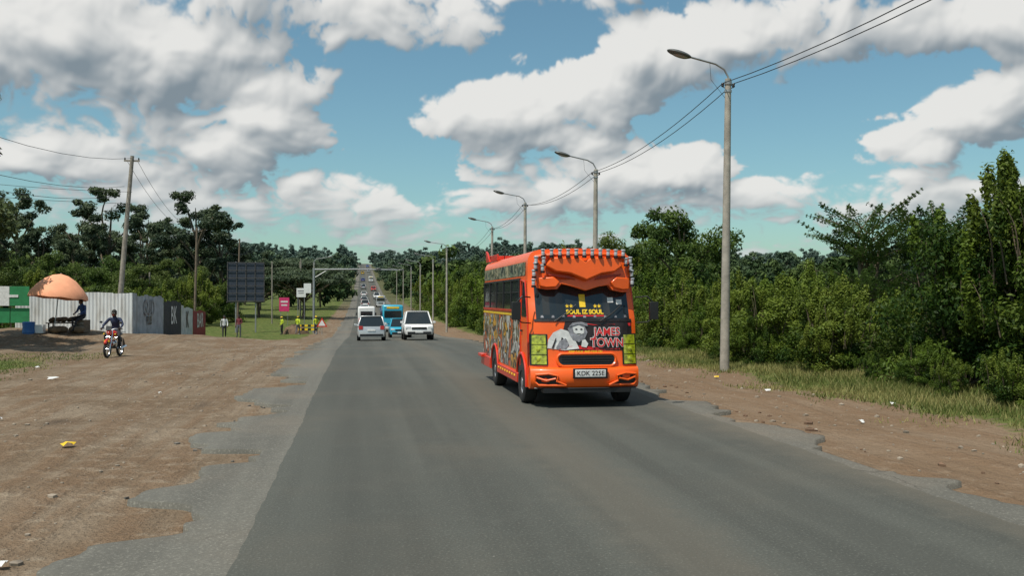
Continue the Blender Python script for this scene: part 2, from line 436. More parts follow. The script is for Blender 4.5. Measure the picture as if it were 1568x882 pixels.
def tree_mesh(i,H,Wd,nc,n,size,lm,base=.35,cr=.12,trunk=.025,flat=.75,bark='bark'):
    lb=[];cl=[]
    lean=Vector((rnd.uniform(-.04,.04)*H,rnd.uniform(-.04,.04)*H,0))
    top=Vector((0,0,H*.85))+lean
    tp=[(0,0,-.3),(lean.x*.2,lean.y*.2,H*.25),(lean.x*.6,lean.y*.6,H*.55),tuple(top)]
    lb.append(([Vector(p) for p in tp],[H*trunk,H*trunk*.75,H*trunk*.45,H*trunk*.12]))
    nb=max(6,nc//6)
    for k in range(nb):
        a=k*2.4+rnd.uniform(-.5,.5); z=base+(1-base)*((k+.5)/nb)**.9
        zr=(z-base)/(1-base); rr=Wd*(.55+.45*math.sin(math.pi*min(1,zr*.85+.15)))*rnd.uniform(.6,1.05)
        if zr>.85: rr*=.5
        e=Vector((rr*math.cos(a),rr*math.sin(a),z*H*.93)); s=Vector((lean.x*.4,lean.y*.4,max(.15*H,(z-.22)*H*.8)))
        lb.append(limb(s,e,H*trunk*.35,H*.004))
        for j in range(nc//nb):
            t=rnd.uniform(.55,1.05); c=s.lerp(e,t)+Vector((rnd.gauss(0,1),rnd.gauss(0,1),rnd.gauss(.3,.6)))*H*cr*.75
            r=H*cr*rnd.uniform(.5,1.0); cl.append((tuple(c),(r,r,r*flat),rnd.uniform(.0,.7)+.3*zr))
    return plant('tree_%d'%i,lb,*clumpleaves(cl,n,size),lm,bark)
TREE=[tree_mesh(i,7,2.6,48,320,.10,L_tree,base=.22,cr=.11) for i in range(3)]
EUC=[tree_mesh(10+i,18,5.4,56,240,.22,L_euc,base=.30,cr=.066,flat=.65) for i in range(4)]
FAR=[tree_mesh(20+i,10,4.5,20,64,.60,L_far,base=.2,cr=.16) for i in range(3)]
def umbrella_tree():
    lb=[];cl=[]
    lb.append(([Vector((0,0,-.2)),Vector((.2,0,1.5)),Vector((.1,.1,2.6))],[.3,.24,.2]))
    for k in range(18):
        a=k*2.4; rr=6.0*math.sqrt((k+.6)/18); e=(rr*math.cos(a),rr*math.sin(a),6.3-.03*rr*rr+rnd.uniform(-.3,.3))
        lb.append(limb((.1,.1,2.4),e,.12,.03,.06))
        for j in range(4):
            cl.append(((e[0]+rnd.gauss(0,.8),e[1]+rnd.gauss(0,.8),e[2]+rnd.uniform(0,.5)),(1.3,1.3,.38),rnd.uniform(.2,.8)))
    return plant('umbrella',lb,*clumpleaves(cl,160,.2,.8),L_euc)
UMB=umbrella_tree()
def thorn_mesh():
    lb=[];C=[];N=[];S=[];T=[]
    for st in range(3):
        bx=rnd.uniform(-.3,.3); lb.append(limb((bx,0,-.2),(bx+rnd.uniform(-.6,.6),rnd.uniform(-.4,.4),4.2),.1,.06,.05))
    for k in range(52):
        a=rnd.uniform(0,6.283); z0=rnd.uniform(1.8,4.6); L=rnd.uniform(2.2,4.0)*(1-.06*z0)
        el=rnd.uniform(.10,.50)+.045*z0; d=Vector((math.cos(a)*math.cos(el),math.sin(a)*math.cos(el),math.sin(el)))
        s=Vector((rnd.uniform(-.3,.3),rnd.uniform(-.3,.3),z0)); e=s+d*L
        lb.append(([s,s.lerp(e,.5)+Vector((0,0,.12)),e],[.035,.02,.006]))
        side=d.cross(Vector((0,0,1))).normalized(); upn=side.cross(d)
        tn=rnd.uniform(.1,.8); m=340
        t=nr.uniform(.2,1,m); w=(1.05-t)*.75*nr.uniform(-1,1,m)
        q=np.round(t*14)/14+np.abs(w)*.35/L*1.0
        p=np.array(s)[None]+np.array(d)[None]*(q*L)[:,None]+np.array(side)[None]*w[:,None]+np.array(upn)[None]*nr.normal(0,.04,m)[:,None]
        C.append(p);N.append(np.array(upn)[None]+nr.normal(0,.35,(m,3)));S.append(nr.uniform(.04,.075,m));T.append(np.clip(tn+nr.normal(0,.12,m),0,1))
    return plant('thorn',lb,*map(np.concatenate,(C,N,S,T)),L_thorn)
THORN=thorn_mesh()

def inst(name,me,x,y,s=1,parent=None,rz=None,dz=0,sz=None):
    o=bpy.data.objects.new(name,me); link(o,parent)
    o.location=(x,y,gz(x,y)-.05+dz); o.rotation_euler=(rnd.uniform(-.05,.05),rnd.uniform(-.05,.05),rnd.uniform(0,6.28) if rz is None else rz)
    o.scale=(s,s,sz if sz else s*rnd.uniform(.9,1.1)); return o

hedge=empty('roadside_hedge')
def htop(y): # hedge height along the road
    return float(np.interp(y,[10,16,20,22,24,27,30,33,38,45,60,100,170],[3.0,3.4,2.9,2.4,2.3,2.4,3.4,2.5,2.9,3.3,4.4,5.2,6]))
y=11.0
while y<170:
    for k,xo in enumerate((13.2,15.4)):
        x=xo+rnd.uniform(-.8,.8)+ (0.4 if k==0 and y<24 else 0); s=htop(y)/3.6*rnd.uniform(.66,1.14)
        inst('bush',BUSH[rnd.randrange(6)],x,y+rnd.uniform(-.8,.8),s,hedge,sz=s*rnd.uniform(.8,1.2))
    if y<60: inst('low_bush',BUSH[rnd.randrange(6)],12.0+rnd.uniform(-.5,.4),y+rnd.uniform(-1,1),rnd.uniform(.18,.48),hedge)
    y+=2.2 if y<60 else 3.4
back=empty('background_bushes')
for k in range(60):
    x=rnd.uniform(17.5,60); y=rnd.uniform(24,150)
    inst('bush',BUSH[rnd.randrange(6)],x,y,rnd.uniform(.5,.74) if y<60 else rnd.uniform(.8,1.15),back)
for (x,y,s,m) in [(14.5,17.4,.93,0),(15.8,19.4,.88,1),(17.4,21.2,.76,0)]:
    inst('broadleaf_tree',BIGB[m],x,y,s)
for (x,y,s,m) in [(16.2,47,.98,2),(18.5,52,.95,0),(15.6,56,.85,1),(14.4,96,1.05,2),(15,108,1.1,0),(13.8,125,1.1,1),(14.3,84,.9,0),(16,140,1.3,2),(22,70,1,1),(13.9,70,.85,1)]:
    inst('broadleaf_tree',TREE[m],x,y,s)
inst('thorn_tree',THORN,21.3,37.5,1.05,rz=.4)
inst('thorn_tree',THORN,23.6,36.6,1.08,rz=2.1)
inst('thorn_tree',THORN,25.8,38.4,1.12,rz=4.1)
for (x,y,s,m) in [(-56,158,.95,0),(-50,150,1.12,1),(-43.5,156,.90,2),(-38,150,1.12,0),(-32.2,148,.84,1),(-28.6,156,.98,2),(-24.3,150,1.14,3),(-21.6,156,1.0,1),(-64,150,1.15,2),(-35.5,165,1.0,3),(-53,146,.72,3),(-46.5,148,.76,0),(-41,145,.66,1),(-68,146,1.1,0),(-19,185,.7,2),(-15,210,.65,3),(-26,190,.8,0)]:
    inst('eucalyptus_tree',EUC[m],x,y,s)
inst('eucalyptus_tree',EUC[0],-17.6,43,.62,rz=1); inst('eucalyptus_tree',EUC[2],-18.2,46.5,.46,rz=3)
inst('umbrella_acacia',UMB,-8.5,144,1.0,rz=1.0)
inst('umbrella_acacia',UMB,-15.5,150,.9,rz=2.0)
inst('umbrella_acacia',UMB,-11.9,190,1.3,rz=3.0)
lb=empty('woodland_undergrowth')
for k in range(64):
    x=rnd.uniform(-60,-17); y=rnd.uniform(92,135)
    if rnd.random()<.5: inst('tree',TREE[rnd.randrange(3)],x,y,rnd.uniform(.8,1.25),lb)
    else: inst('bush',BUSH[rnd.randrange(6)],x,y,rnd.uniform(1.0,1.7),lb)
for k in range(16):
    inst('bush',BUSH[rnd.randrange(6)],rnd.uniform(-34,-15.5),rnd.uniform(64,90),rnd.uniform(.7,1.2),lb)
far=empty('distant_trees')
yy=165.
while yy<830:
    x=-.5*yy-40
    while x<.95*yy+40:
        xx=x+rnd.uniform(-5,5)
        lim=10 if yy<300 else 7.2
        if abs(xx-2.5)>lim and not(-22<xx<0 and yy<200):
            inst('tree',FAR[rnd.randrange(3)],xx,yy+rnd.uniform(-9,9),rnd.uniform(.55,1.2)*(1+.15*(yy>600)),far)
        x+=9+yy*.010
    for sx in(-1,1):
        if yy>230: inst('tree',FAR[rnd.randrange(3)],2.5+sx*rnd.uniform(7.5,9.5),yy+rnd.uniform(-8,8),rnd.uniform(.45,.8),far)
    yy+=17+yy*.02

def blades(name,n,xr,yr,hh,cm,dens):
    x=nr.uniform(*xr,n); y=nr.uniform(*yr,n)
    pn=(np.sin(x*1.3+y*.7)+np.sin(y*1.9-x*.9)+np.sin(x*3.7)*np.sin(y*2.9))/3
    keep=nr.random(n)<np.clip(dens(x,y)+.45*pn,0,1); x=x[keep];y=y[keep];n=len(x)
    z=hgt(x,y)-.01; h=hh*nr.uniform(.35,1.2,n)*(.6+.5*sst(x,9.5,12)+.5*(x<0)); a=nr.uniform(0,6.28,n); w=nr.uniform(.005,.012,n)*(1+y*.02)
    lx=nr.normal(0,.4,n)*h; ly=nr.normal(0,.4,n)*h
    V=np.stack([np.stack([x-w*np.cos(a),y-w*np.sin(a),z],1),np.stack([x+w*np.cos(a),y+w*np.sin(a),z],1),np.stack([x+lx,y+ly,z+h],1)],1).reshape(-1,3)
    fast(name,V,np.arange(3*n).reshape(n,3),[cm],attrs={'tint':np.repeat(np.clip(nr.normal(.5,.3,n)+.3*np.sin(x*2.1+y*.9),0,1),3)})
L_grass=leafmat('grass_blades',(.07,.12,.020),(.32,.29,.11))
blades('verge_grass',150000,(8.9,13),(10,60),.18,L_grass,lambda x,y:-.05+.85*sst(x,9.0,11.4))
blades('grass_patch',40000,(-18,-9),(14,40),.08,L_grass,lambda x,y:.0+.5*sst(-x,9,11))

def stones(name,n,fx,fy,smin,smax,m):
    mb=MB()
    for k in range(n):
        x=fx();y=fy(); s=rnd.uniform(smin,smax)*(.5+rnd.random()**3)
        k0=len(mb.V); mb.ell((x,y,gz(x,y)+s*.2),(s*rnd.uniform(.7,1.3),s*rnd.uniform(.7,1.3),s*.6),0,6,3)
        for i in range(k0,len(mb.V)):
            v=mb.V[i]; mb.V[i]=(v[0]+rnd.uniform(-.15,.15)*s,v[1]+rnd.uniform(-.15,.15)*s,v[2]+rnd.uniform(-.1,.1)*s)
    mb.out(name,[m],ang=20)
M['stone']=mat('stone',(.26,.215,.165),.9,var=.4)
stones('roadside_stones',600,lambda:rnd.uniform(6.8,9.9),lambda:rnd.uniform(7,50),.012,.05,'stone')
stones('roadside_stones',900,lambda:-2.6-abs(rnd.gauss(0,3)),lambda:rnd.uniform(5,50),.010,.04,'stone')
stones('earth_clods',26,lambda:rnd.uniform(6.9,7.8),lambda:rnd.uniform(10,24),.03,.09,mat('earth_clod',(.15,.09,.055),.95,var=.3))
mb=MB()
for k in range(26):
    y=rnd.uniform(6,30); sd_=-1 if rnd.random()<.7 else 1; xe=float(np.interp(y,ryf,EDGE[sd_])); x=xe+sd_*rnd.uniform(.03,.25); s=rnd.uniform(.025,.07)
    n=rnd.randrange(4,7); a0=rnd.uniform(0,6); z=gz(x,y)-.01
    mb.prism([(x+s*math.cos(a0+i*6.283/n)*rnd.uniform(.6,1),y+s*math.sin(a0+i*6.283/n)*rnd.uniform(.6,1),z+rnd.uniform(-.005,.01)) for i in range(n)],(0,0,.028),0)
mb.out('broken_asphalt_pieces',[mat('asphalt_piece',(.14,.125,.105),.9,var=.3)],ang=20)
def litter(x,y,s,m):
    mb=MB(); n=9; pts=[(x+s*math.cos(a)*rnd.uniform(.35,1),y+s*math.sin(a)*rnd.uniform(.3,.9),gz(x,y)+.02+rnd.uniform(0,.06)) for a in [i*6.283/n for i in range(n)]]
    c=(x,y,gz(x,y)+.07); mb.add(pts+[c],[(i,(i+1)%n,n) for i in range(n)],0); mb.out('litter',[m],ang=10)
litter(-8.0+.0,26.5,.22,'dwhite'); litter(-4.1,14.3,.12,'yellow'); litter(-2.85,8.2,.08,'dwhite'); litter(-2.95,8.3,.05,'yellow')
litter(-6.3,18,.07,'dwhite'); litter(9.2,20.5,.1,'dwhite'); litter(8.7,15.5,.08,'dwhite'); litter(-5.0,9.6,.04,'yellow'); litter(9.3,24,.09,'yellow'); litter(10.2,17,.09,'dwhite'); litter(-9.5,30,.1,'dwhite'); litter(-4.4,22,.06,'dwhite')

# ------------------------------------------------------------------ decorated bus
bus=empty('decorated_bus',(4.28,17.85,0))
BW=1.065; BH=3.04
def sxz(z): return BW*(1-.022*max(0,z-1.5))
def fy(x,z):
    b=float(np.interp(z,[.3,.8,.86,1.62,1.72,2.32,3.05],[-.02,-.02,.0,.09,.12,.38,.44]))
    return b+.17*(abs(x)/BW)**4
def deform(x,y,z):
    w=sxz(z); X=x*w; Z=z; r=.2
    if z>BH-r and abs(X)>w-r:
        cx=w-r; dx=abs(X)-cx; dz=z-(BH-r); m=max(dx,dz); l=math.hypot(dx,dz)
        if l>1e-6: dx,dz=dx/l*m,dz/l*m
        X=math.copysign(cx+dx,X); Z=BH-r+dz
    Z+= .05*(1-(X/BW)**2)*(z>2.95)
    ys=max(0,1-y/1.0); Y=y+fy(X,Z)*ys
    if y>6.9: Y-= .15*(abs(X)/BW)**4
    return (X,Y,Z)
mb=MB()
xs=[-1,-.97,-.9,-.8]+list(np.linspace(-.65,.65,9))+[.8,.9,.97,1]
zs=[.42,.6,.8,.86,1.1,1.4,1.62,1.72,2.0,2.32,2.6,2.84,2.9,2.95,3.0,3.04]; ysb=[0,.25,.5,.75,1.0,1.6,2.5,3.5,4.5,5.5,6.5,6.9,7.05,7.2]
def gface(us,vs,fn):
    vv=[deform(*fn(a,b_)) for a in us for b_ in vs]; n=len(vs)
    mb.add(vv,[(i*n+j,(i+1)*n+j,(i+1)*n+j+1,i*n+j+1) for i in range(len(us)-1) for j in range(n-1)],0)
gface(xs,zs,lambda a,b_:(a,0,b_)); gface(xs,zs,lambda a,b_:(a,7.2,b_))
gface(ysb,zs,lambda a,b_:(-1,a,b_)); gface(ysb,zs,lambda a,b_:(1,a,b_))
gface(xs,ysb,lambda a,b_:(a,b_,BH)); gface(xs,ysb,lambda a,b_:(a,b_,.42))
mb.out('body',['orange'],bus,weld=True,ang=45)

def fgrid(name,x0,x1,z0,z1,m,eps,nx=10,nz=6,off=0):
    X0=x0 if callable(x0) else (lambda z:x0); X1=x1 if callable(x1) else (lambda z:x1)
    vs=[]
    for j in range(nz+1):
        z=z0+(z1-z0)*j/nz
        for i in range(nx+1):
            x=X0(z)+(X1(z)-X0(z))*i/nx; vs.append((x,fy(x,z)-eps,z))
    fs=[(j*(nx+1)+i,j*(nx+1)+i+1,(j+1)*(nx+1)+i+1,(j+1)*(nx+1)+i) for j in range(nz) for i in range(nx)]
    k=len(vs); rim=[i for i in range(nx+1)]+[j*(nx+1)+nx for j in range(1,nz+1)]+[nz*(nx+1)+i for i in range(nx-1,-1,-1)]+[j*(nx+1) for j in range(nz-1,0,-1)]
    vs+= [(vs[i][0],vs[i][1]+eps+.01,vs[i][2]) for i in rim]
    n=len(rim); fs+=[(rim[i],k+i,k+(i+1)%n,rim[(i+1)%n]) for i in range(n)]
    return raw(name,vs,fs,m,bus)
def fpoly(name,pts,m,eps):
    return raw(name,[(x,fy(x,z)-eps,z) for x,z in pts],[tuple(range(len(pts)))],m,bus)
def ftext(name,s,cx,cz,size,m,eps,bold=0,sx=1,shear=0):
    vs,fs=text_geo(s,size,bold,shear); return raw(name,[(cx+x*sx,fy(cx+x*sx,cz+y)-eps,cz+y) for x,y in vs],fs,m,bus)
fgrid('windscreen',lambda z:-.93,lambda z:.93,1.70,2.36,'glass',.012,14,8)
fgrid('windscreen_rubber',-.97,.97,1.655,1.697,'black',.02,14,1)
ftext('windscreen_text','SOUL IZ SOUL',.02,1.835,.115,'yellow',.022,.006,1.0)
fgrid('windscreen_sticker',-.07,.05,1.93,2.18,'yellow',.018,2,2)
fgrid('windscreen_sticker',.50,.62,2.02,2.12,'dwhite',.018,2,2)
fgrid('windscreen_sticker',.68,.80,1.98,2.08,'dwhite',.018,2,2)
fgrid('windscreen_sticker',-.34,.40,1.75,1.775,'dred',.018,6,1)
for fx_ in np.linspace(-.82,.84,9): fpoly('windscreen_sticker',[(fx_-.03,1.725),(fx_+.03,1.725),(fx_+.02,1.77),(fx_-.02,1.77)],'dgrey',.02)
for sx_ in(-.32,-.24,.24,.32): fpoly('windscreen_star',[(sx_+(.045 if q%2==0 else .018)*math.sin(q*math.pi/5),1.95+(.045 if q%2==0 else .018)*math.cos(q*math.pi/5)) for q in range(10)],'yellow',.02)
mbw=MB()
for x0,x1 in((-.6,-.15),(.3,.78)):
    mbw.tube([(x0,fy(x0,1.66)-.05,1.66),((x0+x1)/2,fy(x0,1.76)-.05,1.80),(x1,fy(x1,1.9)-.03,1.98)],.010,0,5)
mbw.out('wipers',['black'],bus)
fgrid('front_print_black',lambda z:-.52+(z-1.1)*.25,lambda z:.97,1.09,1.65,'dblack',.006,14,6)
fpoly('print_red_flash',[(-.1,1.62),(.95,1.62),(.95,1.56),(.55,1.595),(.2,1.58)],'dred',.012)
fpoly('print_red_flash',[(-.52,1.10),(-.1,1.12),(.3,1.09),(.70,1.11),(.70,1.13),(.4,1.12),(-.05,1.19),(-.48,1.16)],'dred',.012)
fpoly('print_robe',[(-.74,1.14),(-.72,1.30),(-.62,1.44),(-.47,1.51),(-.34,1.47),(-.24,1.38),(-.17,1.24),(-.12,1.13),(-.40,1.10)],'dwhite',.016)
fpoly('print_sleeve',[(-.58,1.14),(-.50,1.28),(-.38,1.33),(-.32,1.22),(-.38,1.12)],'dgrey',.020)
fpoly('print_fold',[(-.66,1.14),(-.58,1.33),(-.56,1.33),(-.62,1.14)],'dblack',.022)
fpoly('print_beard',[(-.30,1.40),(-.34,1.52),(-.24,1.60),(-.12,1.62),(.0,1.56),(.05,1.44),(.0,1.33),(-.12,1.25),(-.24,1.30)],'dgrey',.020)
fpoly('print_face',[(-.22,1.44),(-.24,1.54),(-.12,1.58),(-.01,1.53),(-.02,1.43),(-.12,1.38)],'dwhite',.024)
fpoly('print_hat',[(-.32,1.55),(-.24,1.63),(-.08,1.645),(.05,1.62),(.06,1.56),(-.12,1.60)],'dgrey',.028)
for ex in(-.17,-.07): fpoly('print_eye',[(ex-.03,1.50),(ex,1.52),(ex+.03,1.50),(ex,1.485)],'dblack',.028)
fpoly('print_mouth',[(-.18,1.42),(-.06,1.42),(-.12,1.40)],'dblack',.028)
fpoly('print_hand',[(-.08,1.17),(-.06,1.29),(.0,1.31),(.06,1.22),(.02,1.15)],'dwhite',.024)
for s_,cx,cz,sz,wx in(('JAMES',.44,1.445,.215,.92),('TOWN',.44,1.235,.235,.88)):
    ftext('name_outline',s_,cx,cz,sz,'dwhite',.030,.014,wx); ftext('name_letters',s_,cx,cz,sz,'dred',.036,.003,wx)
ftext('motto','KEEP CALM  AND RIDE ON',-.0,1.07,.055,'yellow',.030,.002,1.0)
for s in(-1,1):
    a,bq=(.76*s,1.055*s) if s>0 else (-1.055,-.74)
    fgrid('lamp_frame',min(a,bq)-.01,max(a,bq)+.005,.81,1.41,'black',.012,6,4)
    fgrid('head_lamp',min(a,bq)+.02,max(a,bq)-.02,1.02,1.20,'lens',.035,6,3)
    fgrid('indicator_lamp',min(a,bq)+.02,max(a,bq)-.03,1.215,1.39,'lens',.032,6,3)
    fgrid('fog_lamp',min(a,bq)+.02,max(a,bq)-.02,.83,1.005,'lens',.035,6,3)
    c=.9*s
    mb=MB()
    for zz in(.92,1.11): mb.lathe([(.0,-.012),(.035,-.010),(.05,-.002),(.05,.03)],(c,fy(c,zz)-.035,zz),'Y',0,14)
    mb.out('lamp_reflectors',['lens'],bus)
def rr(x0,x1,z0,z1,r,n=5):
    P=[]
    for cx,cz,a0 in((x1-r,z1-r,0),(x0+r,z1-r,90),(x0+r,z0+r,180),(x1-r,z0+r,270)):
        for i in range(n+1):
            a=R(a0+90*i/n); P.append((cx+r*math.cos(a),cz+r*math.sin(a)))
    return P
gp=rr(-.56,.60,.79,1.03,.10)
gp=[(x*(1-.22*(.91-z)*2) if z<.91 else x,z) for x,z in gp]
mb=MB(); mb.prism([(x,fy(x,z)-.035,z) for x,z in gp],(0,.06,0),0)
for zz in(.84,.89,.94,.99): mb.box((.02,-.036,zz),(1.0,.02,.006),1)
mb.out('grille',['black',mat('grille_bar',(.05,.05,.05),.5)],bus)
mb=MB(); pp=[(x,fy(x,z)-.035,z) for x,z in gp]; mb.tube(pp+[pp[0]],.028,0,6,False); mb.out('grille_surround',['orange'],bus)
mb=MB()
us=np.linspace(-1.07,1.07,17); sec=[(.0,.78),(-.10,.765),(-.155,.72),(-.165,.55),(-.145,.42),(-.06,.36),(.05,.36)]
vs=[];n=len(sec)
for x in us:
    w=.20*(abs(x)/1.07)**4
    for yy_,zz in sec: vs.append((x,yy_+w,zz))
mb.add(vs,[(i*n+j,(i+1)*n+j,(i+1)*n+j+1,i*n+j+1) for i in range(len(us)-1) for j in range(n-1)]+[tuple(range(n)),tuple(range((len(us)-1)*n,len(us)*n))],0)
for s in(-1,1): mb.box((s*1.045,.42,.57),(.05,.6,.40),0)
mb.out('bumper',['orange'],bus,ang=50)
def by(x): return -.165+.20*(abs(x)/1.07)**4
for s in(-1,1):
    pts=[(.42,.44),(.60,.52),(.58,.62),(.75,.66),(.98,.64),(1.0,.50),(.93,.44)]
    P=[(s*x,by(x)-.012,z) for x,z in pts]
    mb=MB(); mb.prism([(p[0],p[1]+.0,p[2]) for p in P],(0,.03,0),0); mb.out('air_intake',['black'],bus)
    mb=MB(); mb.tube([(p[0],p[1]-.012,p[2]) for p in P]+[(P[0][0],P[0][1]-.012,P[0][2])],.024,0,6,False)
    mb.tube([(s*.62,by(.62)-.03,.57),(s*.80,by(.8)-.03,.53),(s*.97,by(.97)-.03,.585)],.022,0,6); mb.out('intake_surround',['orange'],bus)
mb=MB(); mb.tube([(x,by(x)+.02,.375) for x in np.linspace(-1,1,11)],.018,0,6); mb.out('bumper_lip',['black'],bus)
mb=MB(); mb.box((.05,-.205,.665),(.60,.03,.14),0); mb.out('number_plate',['dwhite'],bus,bevel=.01)
mb=MB(); mb.box((.05,-.19,.665),(.68,.03,.20),0); mb.out('plate_holder',['black'],bus,bevel=.01)
vs,fs=text_geo('KDK 225E',.125,.001); raw('plate_text',[(.05+x,-.2225,.665+y_) for x,y_ in vs],fs,'dblack',bus)
mb=MB(); mb.box((0,.0,.335),(1.7,.3,.08),0); mb.box((0,3.6,.5),(1.5,6.6,.25),0); mb.out('chassis',['black'],bus)
def visor(x,z): return .14+.05*(z-2.2)+.20*(abs(x)/BW)**3
def vpanel(name,pts,th,eps,m='orange',bev=.012):
    mb=MB(); n=len(pts)
    fr=[(x,visor(x,z)-eps,z) for x,z in pts]; bk=[(x,visor(x,z)-eps+th,z) for x,z in pts]
    mb.add(fr+bk,[tuple(range(n)),tuple(range(n,2*n))[::-1]]+[(i,(i+1)%n,n+(i+1)%n,n+i) for i in range(n)],0)
    mb.out(name,[m],bus,bevel=bev)
vpanel('visor_mask_base',[(-.86,2.93),(.86,2.93),(.96,2.80),(.985,2.50),(.97,2.235),(.80,2.22),(.58,2.26),(.50,2.36),(.30,2.33),(.04,2.25),(-.22,2.33),(-.44,2.38),(-.52,2.28),(-.72,2.27),(-.88,2.30),(-.93,2.50),(-.93,2.80)],.20,0)
vpanel('visor_brow',[(-.62,2.90),(-.10,2.90),(.02,2.82),(.14,2.90),(.66,2.90),(.80,2.74),(.62,2.62),(.34,2.58),(.04,2.45),(-.28,2.58),(-.56,2.62),(-.76,2.74)],.14,.10,bev=.03)
vpanel('visor_cheek',[(-.88,2.50),(-.60,2.52),(-.48,2.42),(-.55,2.32),(-.74,2.31),(-.86,2.34)],.10,.07,bev=.02)
vpanel('visor_cheek',[(.94,2.50),(.66,2.52),(.54,2.42),(.60,2.31),(.80,2.27),(.94,2.28)],.10,.07,bev=.02)
M['shade']=mat('orange_groove_shade',(.38,.03,.004),.5)  # darker orange that paints in the shade of the visor grooves
vpanel('visor_slot_shade',[(-.72,2.585),(-.30,2.545),(-.16,2.47),(-.40,2.50),(-.68,2.545)],.05,.015,'shade',.003)
vpanel('visor_slot_shade',[(.78,2.585),(.36,2.545),(.22,2.47),(.46,2.50),(.74,2.545)],.05,.015,'shade',.003)
mb=MB(); mb.tube([(x,visor(x,2.9)+.02,2.965-.05*(abs(x)/.9)**3) for x in np.linspace(-.93,.93,13)],.040,0,8); mb.out('visor_top_rail',['orange'],bus)
def horn(x,y,z,mb):
    mb.lathe([(.0,-.06),(.032,-.06),(.038,-.01),(.028,.0),(.048,.05),(.040,.06),(0,.06)],(x,y,z),'Z',0,10)
    mb.lathe([(0,-.045),(.044,-.045),(.044,.0),(0,.0)],(x,y,z-.065),'Z',1,8)
mb=MB()
for i in range(11):
    x=-.80+i*.16; horn(x,visor(x,2.95)-.09,3.0,mb)
for x,z in((-.93,2.86),(-.79,2.84),(-.94,2.74),(-.81,2.70),(-.97,2.60),(-.98,2.42),(.96,2.86),(.97,2.72),(.99,2.60),(1.0,2.44),(.86,2.84)):
    horn(x,visor(x,z)-.09,z,mb)
M['hornc']=mat('horn_caps',(.55,.58,.62),.3,metal=.2,var=.1,coat=.5)
mb.out('chrome_horns',['hornc','black'],bus)
for s in(-1,1):
    mb=MB(); mb.box((s*1.36,-.02,1.86),(.17,.09,.34),0); mb.tube([(s*1.05,.18,2.12),(s*1.24,.0,2.14),(s*1.35,-.0,2.02)],.016,0,6); mb.tube([(s*1.05,.14,1.62),(s*1.25,.0,1.64),(s*1.35,0,1.72)],.014,0,6)
    mb.out('wing_mirror',['black'],bus,bevel=.02)
def sgrid(name,s,y0,y1,z0,z1,m,eps,ny=6,nz=4):
    vs=[]
    for j in range(nz+1):
        z=z0+(z1-z0)*j/nz
        for i in range(ny+1):
            y=y0+(y1-y0)*i/ny; p=deform(s,y,z); vs.append((p[0]+s*eps,y+(fy(BW,z)*max(0,1-y)),p[2]))
    fs=[(j*(ny+1)+i,j*(ny+1)+i+1,(j+1)*(ny+1)+i+1,(j+1)*(ny+1)+i) for j in range(nz) for i in range(ny)]
    return raw(name,vs,fs,m,bus)
for s in(-1,1):
    sgrid('side_print_lower',s,1.25,7.1,.62,1.72,'wrapA',.006,10,6)
    sgrid('side_print_upper',s,.45,7.1,2.56,2.83,'wrapB',.006,10,3)
    sgrid('side_stripe',s,1.25,7.1,1.735,1.785,'yellow',.010,8,1)
    sgrid('side_glass',s,1.35,7.0,1.86,2.48,'glass',.008,10,3)
    mb=MB()
    for k in range(6): mb.box((s*(sxz(2.15)+.012),1.36+k*1.12,2.17),(.03,.07,.66),0)
    mb.box((s*(sxz(1.86)+.012),4.17,1.845),(.035,5.7,.04),1); mb.box((s*(sxz(2.5)+.012),4.17,2.495),(.035,5.7,.04),0)
    mb.box((s*(sxz(2.5)+.012),4.17,2.23),(.022,5.6,.02),0)
    mb.out('window_frames',['black','red'],bus)
    sgrid('cab_window',s,.34,1.12,1.74,2.42,'glass',.010,4,3)
    mb=MB(); x=s*(BW+.010); mb.tube([(x,.24,.62),(x,.34,1.66),(x,.62,2.44),(x-.01*s,1.2,2.48),(x,1.2,.62)],.016,0,5,False); mb.box((x,1.05,1.45),(.04,.14,.035),1)
    mb.out('cab_door_trim',['red','black'],bus)
    mb=MB(); mb.box((s*1.06,2.85,.47),(.10,2.9,.20),0); mb.box((s*1.06,6.35,.50),(.12,1.7,.26),0); mb.box((s*1.10,6.9,.62),(.20,.7,.08),0)
    for k in range(8): mb.box((s*1.118,1.7+k*.33,.50),(.02,.08,.05),1)
    mb.out('side_skirt',['red','yellow'],bus,bevel=.015)
    for wy in(.98,4.85):
        mb=MB()
        a=[(s*(BW+.012),wy+.56*math.cos(R(t)),.42+.56*math.sin(R(t))) for t in range(-8,189,14)]
        mb.prism(a,(-s*.3,0,0),0); mb.out('wheel_arch',['black'],bus)
        mb=MB(); a=[(s*(BW+.022),wy+.575*math.cos(R(t)),.42+.575*math.sin(R(t))) for t in range(-5,186,10)]; mb.tube(a,.028,0,6); mb.out('arch_trim',['red'],bus)
        mb=MB(); c=(s*.96,wy,.41)
        mb.lathe([(.24,-.13),(.36,-.135),(.40,-.11),(.41,-.03),(.41,.03),(.40,.11),(.36,.135),(.24,.13)],c,'X',0,28,True)
        mb.lathe([(.24,s*.10),(.20,s*.05),(.12,s*.04),(.10,s*.12),(0,s*.13)],c,'X',1,20)
        for q in range(8):
            t=R(45*q); mb.lathe([(0,s*.075),(.018,s*.075),(.018,s*.02)],(c[0],c[1]+.155*math.cos(t),c[2]+.155*math.sin(t)),'X',1,6)
        mb.out('wheel',['rubber','rim'],bus)
mb=MB(); mb.box((-.2,6.7,3.16),(1.5,.12,.10),0); mb.box((-.93,6.2,3.12),(.04,1.6,.16),0); mb.box((.93,6.2,3.12),(.04,1.6,.16),0)
